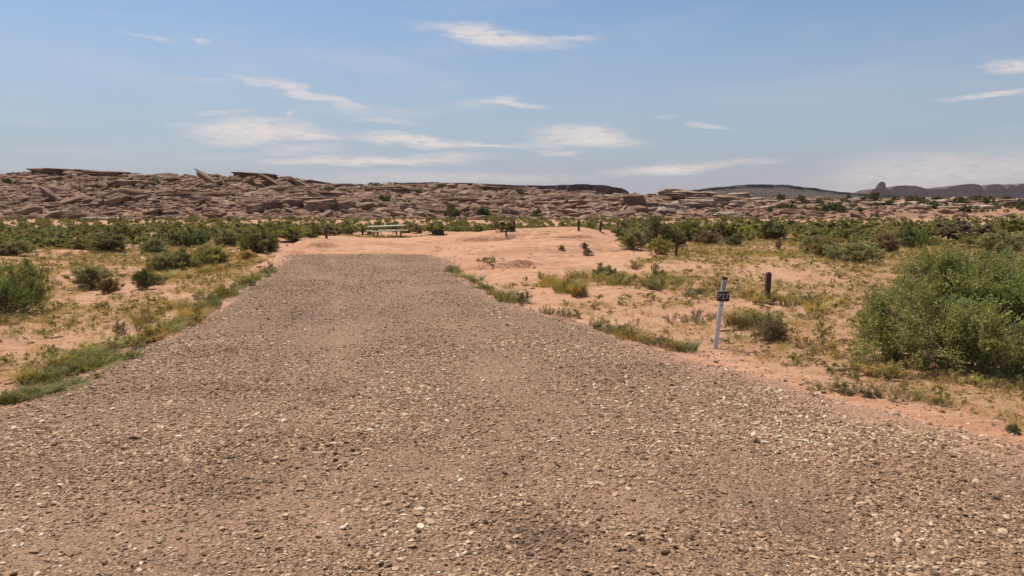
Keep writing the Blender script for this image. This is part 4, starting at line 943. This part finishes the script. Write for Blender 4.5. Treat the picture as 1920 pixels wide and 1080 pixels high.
# brown posts
PO = [(612, 447, 427, 'leftmost brown post, at the left edge of the sand pad', 0), (660, 441, 426, 'thin brown post half hidden in scrub left of the picnic table', 0), (680, 441, 424, 'brown post just left of the picnic table', 0),
      (810, 436, 419, 'brown post directly behind the fire ring', 0), (964, 434, 415, 'brown post in scrub behind the middle of the pad', 0), (1085, 433, 414, 'brown post left of the leaning middle post', 0),
      (1101, 425, 408, 'farthest brown post, standing deep in the scrub', 0), (1125, 435, 416, 'brown post leaning slightly right at the pad edge', 5), (1158, 434, 416, 'brown post at the left flank of the big thicket', 0),
      (1268, 481, 441, 'tall brown post right of the sand pad, before the thicket', 1), (1438, 560, 513, 'nearest brown post, short, beyond the numbered marker', 2)]
for (px, py, yt, lab, ln) in PO:
    gx, gy, gz = at(px, py); h_ = (py - yt) / F * gy; w_ = .095 if gy < 35 else .12
    r = empty('bollard_post', (gx, gy, gz), (0, math.radians(ln), rng.uniform(-.3, .3))); tag(r, lab, 'post', 'brown posts around the campsite')
    bm = bmesh.new(); bx(bm, (0, 0, h_ / 2 - .1), (w_, w_, h_ + .2), bev=.006); bobj('post', bm, POSTB, r)
    bm = bmesh.new(); bmesh.ops.create_cone(bm, cap_ends=True, segments=4, radius1=w_ * .68, radius2=w_ * .25, depth=.03, matrix=Matrix.Translation((0, 0, h_ + .016)) @ Matrix.Rotation(math.pi / 4, 4, 'Z')); bobj('post_cap', bm, POSTB, r)
gx, gy, gz = at(949, 443); r = empty('stump_post', (gx, gy, gz)); tag(r, 'short dark stub with pale top alone on the pad', 'stub post')
bm = bmesh.new(); bmesh.ops.create_cone(bm, cap_ends=True, segments=14, radius1=.05, radius2=.045, depth=.2, matrix=Matrix.Translation((0, 0, .07))); bobj('pipe', bm, POSTB, r)
bm = bmesh.new(); bmesh.ops.create_cone(bm, cap_ends=True, segments=14, radius1=.05, radius2=.04, depth=.03, matrix=Matrix.Translation((0, 0, .186))); bobj('cap', bm, GALV, r)

# numbered marker
gx, gy, gz = at(1341, 655)
r = empty('site_marker', (gx, gy, gz), (0, math.radians(6.3), math.radians(3))); tag(r, 'leaning white flexible marker post with black number plate at the gravel edge', 'marker post')
k = gy / F; Ht = 136 * k
bm = bmesh.new(); bx(bm, (0, 0, Ht / 2 - .06), (.060, .012, Ht + .04)); 
for s_ in (-1, 1): bx(bm, (s_ * .0295, .009, Ht / 2 - .06), (.008, .014, Ht + .035), bev=.002)
bobj('post', bm, WHITE, r)
bm = bmesh.new(); bx(bm, (0, 0, Ht - .012), (.068, .03, .036), bev=.004); bobj('cap', bm, BLACK, r)
bm = bmesh.new()
for j in range(9):
    for i in range(4): bx(bm, (-.0195 + i * .013, -.0085, Ht - .045 - j * .0155), (.0122, .003, .0146))
bobj('reflector', bm, REFL, r)
ps = Ht - 36 * k; pl = empty  # plate centre
def rrect(w_, h_, rad, th, y):
    bm = bmesh.new(); vs = []
    for cx, cz, a0 in ((w_ / 2 - rad, h_ / 2 - rad, 0), (-w_ / 2 + rad, h_ / 2 - rad, 90), (-w_ / 2 + rad, -h_ / 2 + rad, 180), (w_ / 2 - rad, -h_ / 2 + rad, 270)):
        for q in range(7):
            a = math.radians(a0 + q * 15); vs.append(bm.verts.new((cx + rad * math.cos(a), y, cz + rad * math.sin(a))))
    f_ = bm.faces.new(vs); e = bmesh.ops.extrude_face_region(bm, geom=[f_])
    bmesh.ops.translate(bm, verts=[v for v in e['geom'] if isinstance(v, bmesh.types.BMVert)], vec=(0, -th, 0)); bmesh.ops.recalc_face_normals(bm, faces=bm.faces)
    return bm
plate = bobj('number_plate', rrect(24 * k, 18.5 * k, 3 * k, .005, 0), PLATE, r); plate.location = (.004, -.013, ps); plate.rotation_euler = (0, math.radians(-4), 0)
fc = bpy.data.curves.new('P27', 'FONT'); fc.body = 'P27'; fc.align_x = 'CENTER'; fc.align_y = 'CENTER'; fc.size = 14.2 * k; fc.extrude = .0008; fc.offset = .0007; fc.space_character = 1.06
tmp = bpy.data.objects.new('tmp', fc); C.objects.link(tmp); bpy.context.view_layer.update()
lm = bpy.data.meshes.new_from_object(tmp.evaluated_get(bpy.context.evaluated_depsgraph_get())); bpy.data.objects.remove(tmp)
lm.materials.clear(); lm.materials.append(LETTER); lt = add('lettering', lm, plate, (0, -.0065, .0), (math.pi / 2, 0, 0), (.98, 1.05, 1))
for z_ in (7.4, -7.4):
    bm = bmesh.new(); bmesh.ops.create_cone(bm, cap_ends=True, segments=10, radius1=.0045, radius2=.004, depth=.004, matrix=Matrix.Translation((0, -.007, z_ * k)) @ Matrix.Rotation(math.pi / 2, 4, 'X')); bobj('bolt', bm, GALV, plate)
bm = bmesh.new(); bmesh.ops.create_cone(bm, cap_ends=True, segments=12, radius1=.009, radius2=.009, depth=.004, matrix=Matrix.Translation((.004, -.0085, ps - 16.5 * k)) @ Matrix.Rotation(math.pi / 2, 4, 'X')); bobj('dark_hole', bm, BLACK, r)  # black disc stands in for the darkness inside an open hole

# picnic table
gx, gy, gz = at(724, 446)
r = empty('picnic_table', (gx, gy + .5, gz + .0), (0, math.radians(-1.6), math.radians(24))); tag(r, 'pale metal-framed picnic table standing on the sand pad', 'picnic table')
L_ = 2.42
def plank(y, z, w_, n_, name):
    bm = bmesh.new(); s_ = w_ / n_
    for i in range(n_): bx(bm, (0, y - w_ / 2 + s_ * (i + .5), z), (L_, s_ - .012, .055), bev=.006)
    return bobj(name, bm, PLANK, r)
plank(0, .76, .78, 4, 'tabletop'); plank(-.72, .45, .27, 1, 'bench'); plank(.72, .45, .27, 1, 'bench')
for s_ in (-1, 1):
    x_ = s_ * .78; bm = bmesh.new()
    for q in (-1, 1):
        bar(bm, (x_, q * .55, .03), (x_, q * .24, .715), .055)
        bar(bm, (x_, q * .36, .40), (x_, q * .84, .405), .05)
        bar(bm, (x_ , q * .50, .03), (x_, q * .74, .40), .05)
    bar(bm, (x_, -.62, .028), (x_, .62, .028), .056); bar(bm, (x_, -.36, .71), (x_, .36, .71), .05)
    bobj('leg_frame', bm, GALV, r)
    bm = bmesh.new(); bar(bm, (x_, 0, .70), (s_ * .25, 0, .10), .03); bar(bm, (s_ * .25, 0, .10), (x_, 0, .06), .03); bobj('brace', bm, GALV, r)

# fire ring
gx, gy, gz = at(820, 442)
r = empty('fire_ring', (gx, gy + .4, gz + .02), (0, 0, .25)); tag(r, 'black steel fire ring with grate on a dark base at the back of the pad', 'fire ring')
def ringmesh(r0, r1, z0, z1, seg=40):
    bm = bmesh.new(); L = []
    for i in range(seg):
        a = i / seg * 2 * math.pi; c, s_ = math.cos(a), math.sin(a)
        L.append([bm.verts.new((c * q, s_ * q, z)) for q, z in ((r0, z0), (r1, z0), (r1, z1), (r0, z1))])
    for i in range(seg):
        A, B = L[i], L[(i + 1) % seg]
        for j in range(4): bm.faces.new((A[j], A[(j + 1) % 4], B[(j + 1) % 4], B[j]))
    bmesh.ops.recalc_face_normals(bm, faces=bm.faces); return bm
bobj('ring', ringmesh(.405, .425, .06, .31), STEEL, r); bobj('rim', ringmesh(.39, .44, .312, .328), STEEL, r); bobj('base', ringmesh(.36, .58, -.05, .058), STEEL, r)
bm = bmesh.new()
for i in range(9): bar(bm, (-.30, -.24 + i * .06, .35), (.28, -.24 + i * .06, .35), .014)
bar(bm, (-.30, -.26, .35), (-.30, .26, .35), .02); bar(bm, (.28, -.26, .35), (.28, .26, .35), .02)
g_ = bobj('grate', bm, STEEL, r)
bm = bmesh.new(); bar(bm, (.29, -.10, .36), (.29, -.10, .41), .016); bar(bm, (.29, -.10, .41), (.29, .10, .41), .016); bar(bm, (.29, .10, .41), (.29, .10, .36), .016); bobj('handle', bm, GALV, g_)

# fallen branch near the dead bush
gx, gy, gz = at(1332, 458); r_ = []
gx2, gy2, gz2 = at(1352, 466)
A = np.array([[gx - .3, gy + .3, gz + .35], [gx + .1, gy, gz + .2], [gx - .1, gy - .1, gz + .15]]); B = np.array([[gx2 + .1, gy2, gz2 + .03], [gx2 + .35, gy2 + .6, gz2 + .03], [gx + .5, gy + .4, gz + .45]])
v, f = stemsgeo(A, B, .016, .005, 8, .09)
tag(add('fallen_branch', mesh_np('fallen_branch', v, f, [DEADW], True)), 'dead forked branch slanting down to the sand right of the tall post', 'branch')
print('objects', len(bpy.data.objects))

# ------------------------------------------------------------------ the air
bm = bmesh.new(); bx(bm, (0, 0, 46), (18400, 18400, 104))
def m_air(n): return None
hm = bpy.data.materials.new('air'); hm.use_nodes = True; hn = NT(hm.node_tree)
vol = hn.n('VolumePrincipled', i={'Color': (.92, .87, .93, 1), 'Density': .000055, 'Anisotropy': .3}); hn.n('OutputMaterial', i={'Volume': vol.outputs[0]})
tag(bobj('haze', bm, hm), kind='stuff')
for o in S.objects:
    if o.parent is None and len(str(o.get('label', '')).split()) > 16: print('LONG', o['label'])
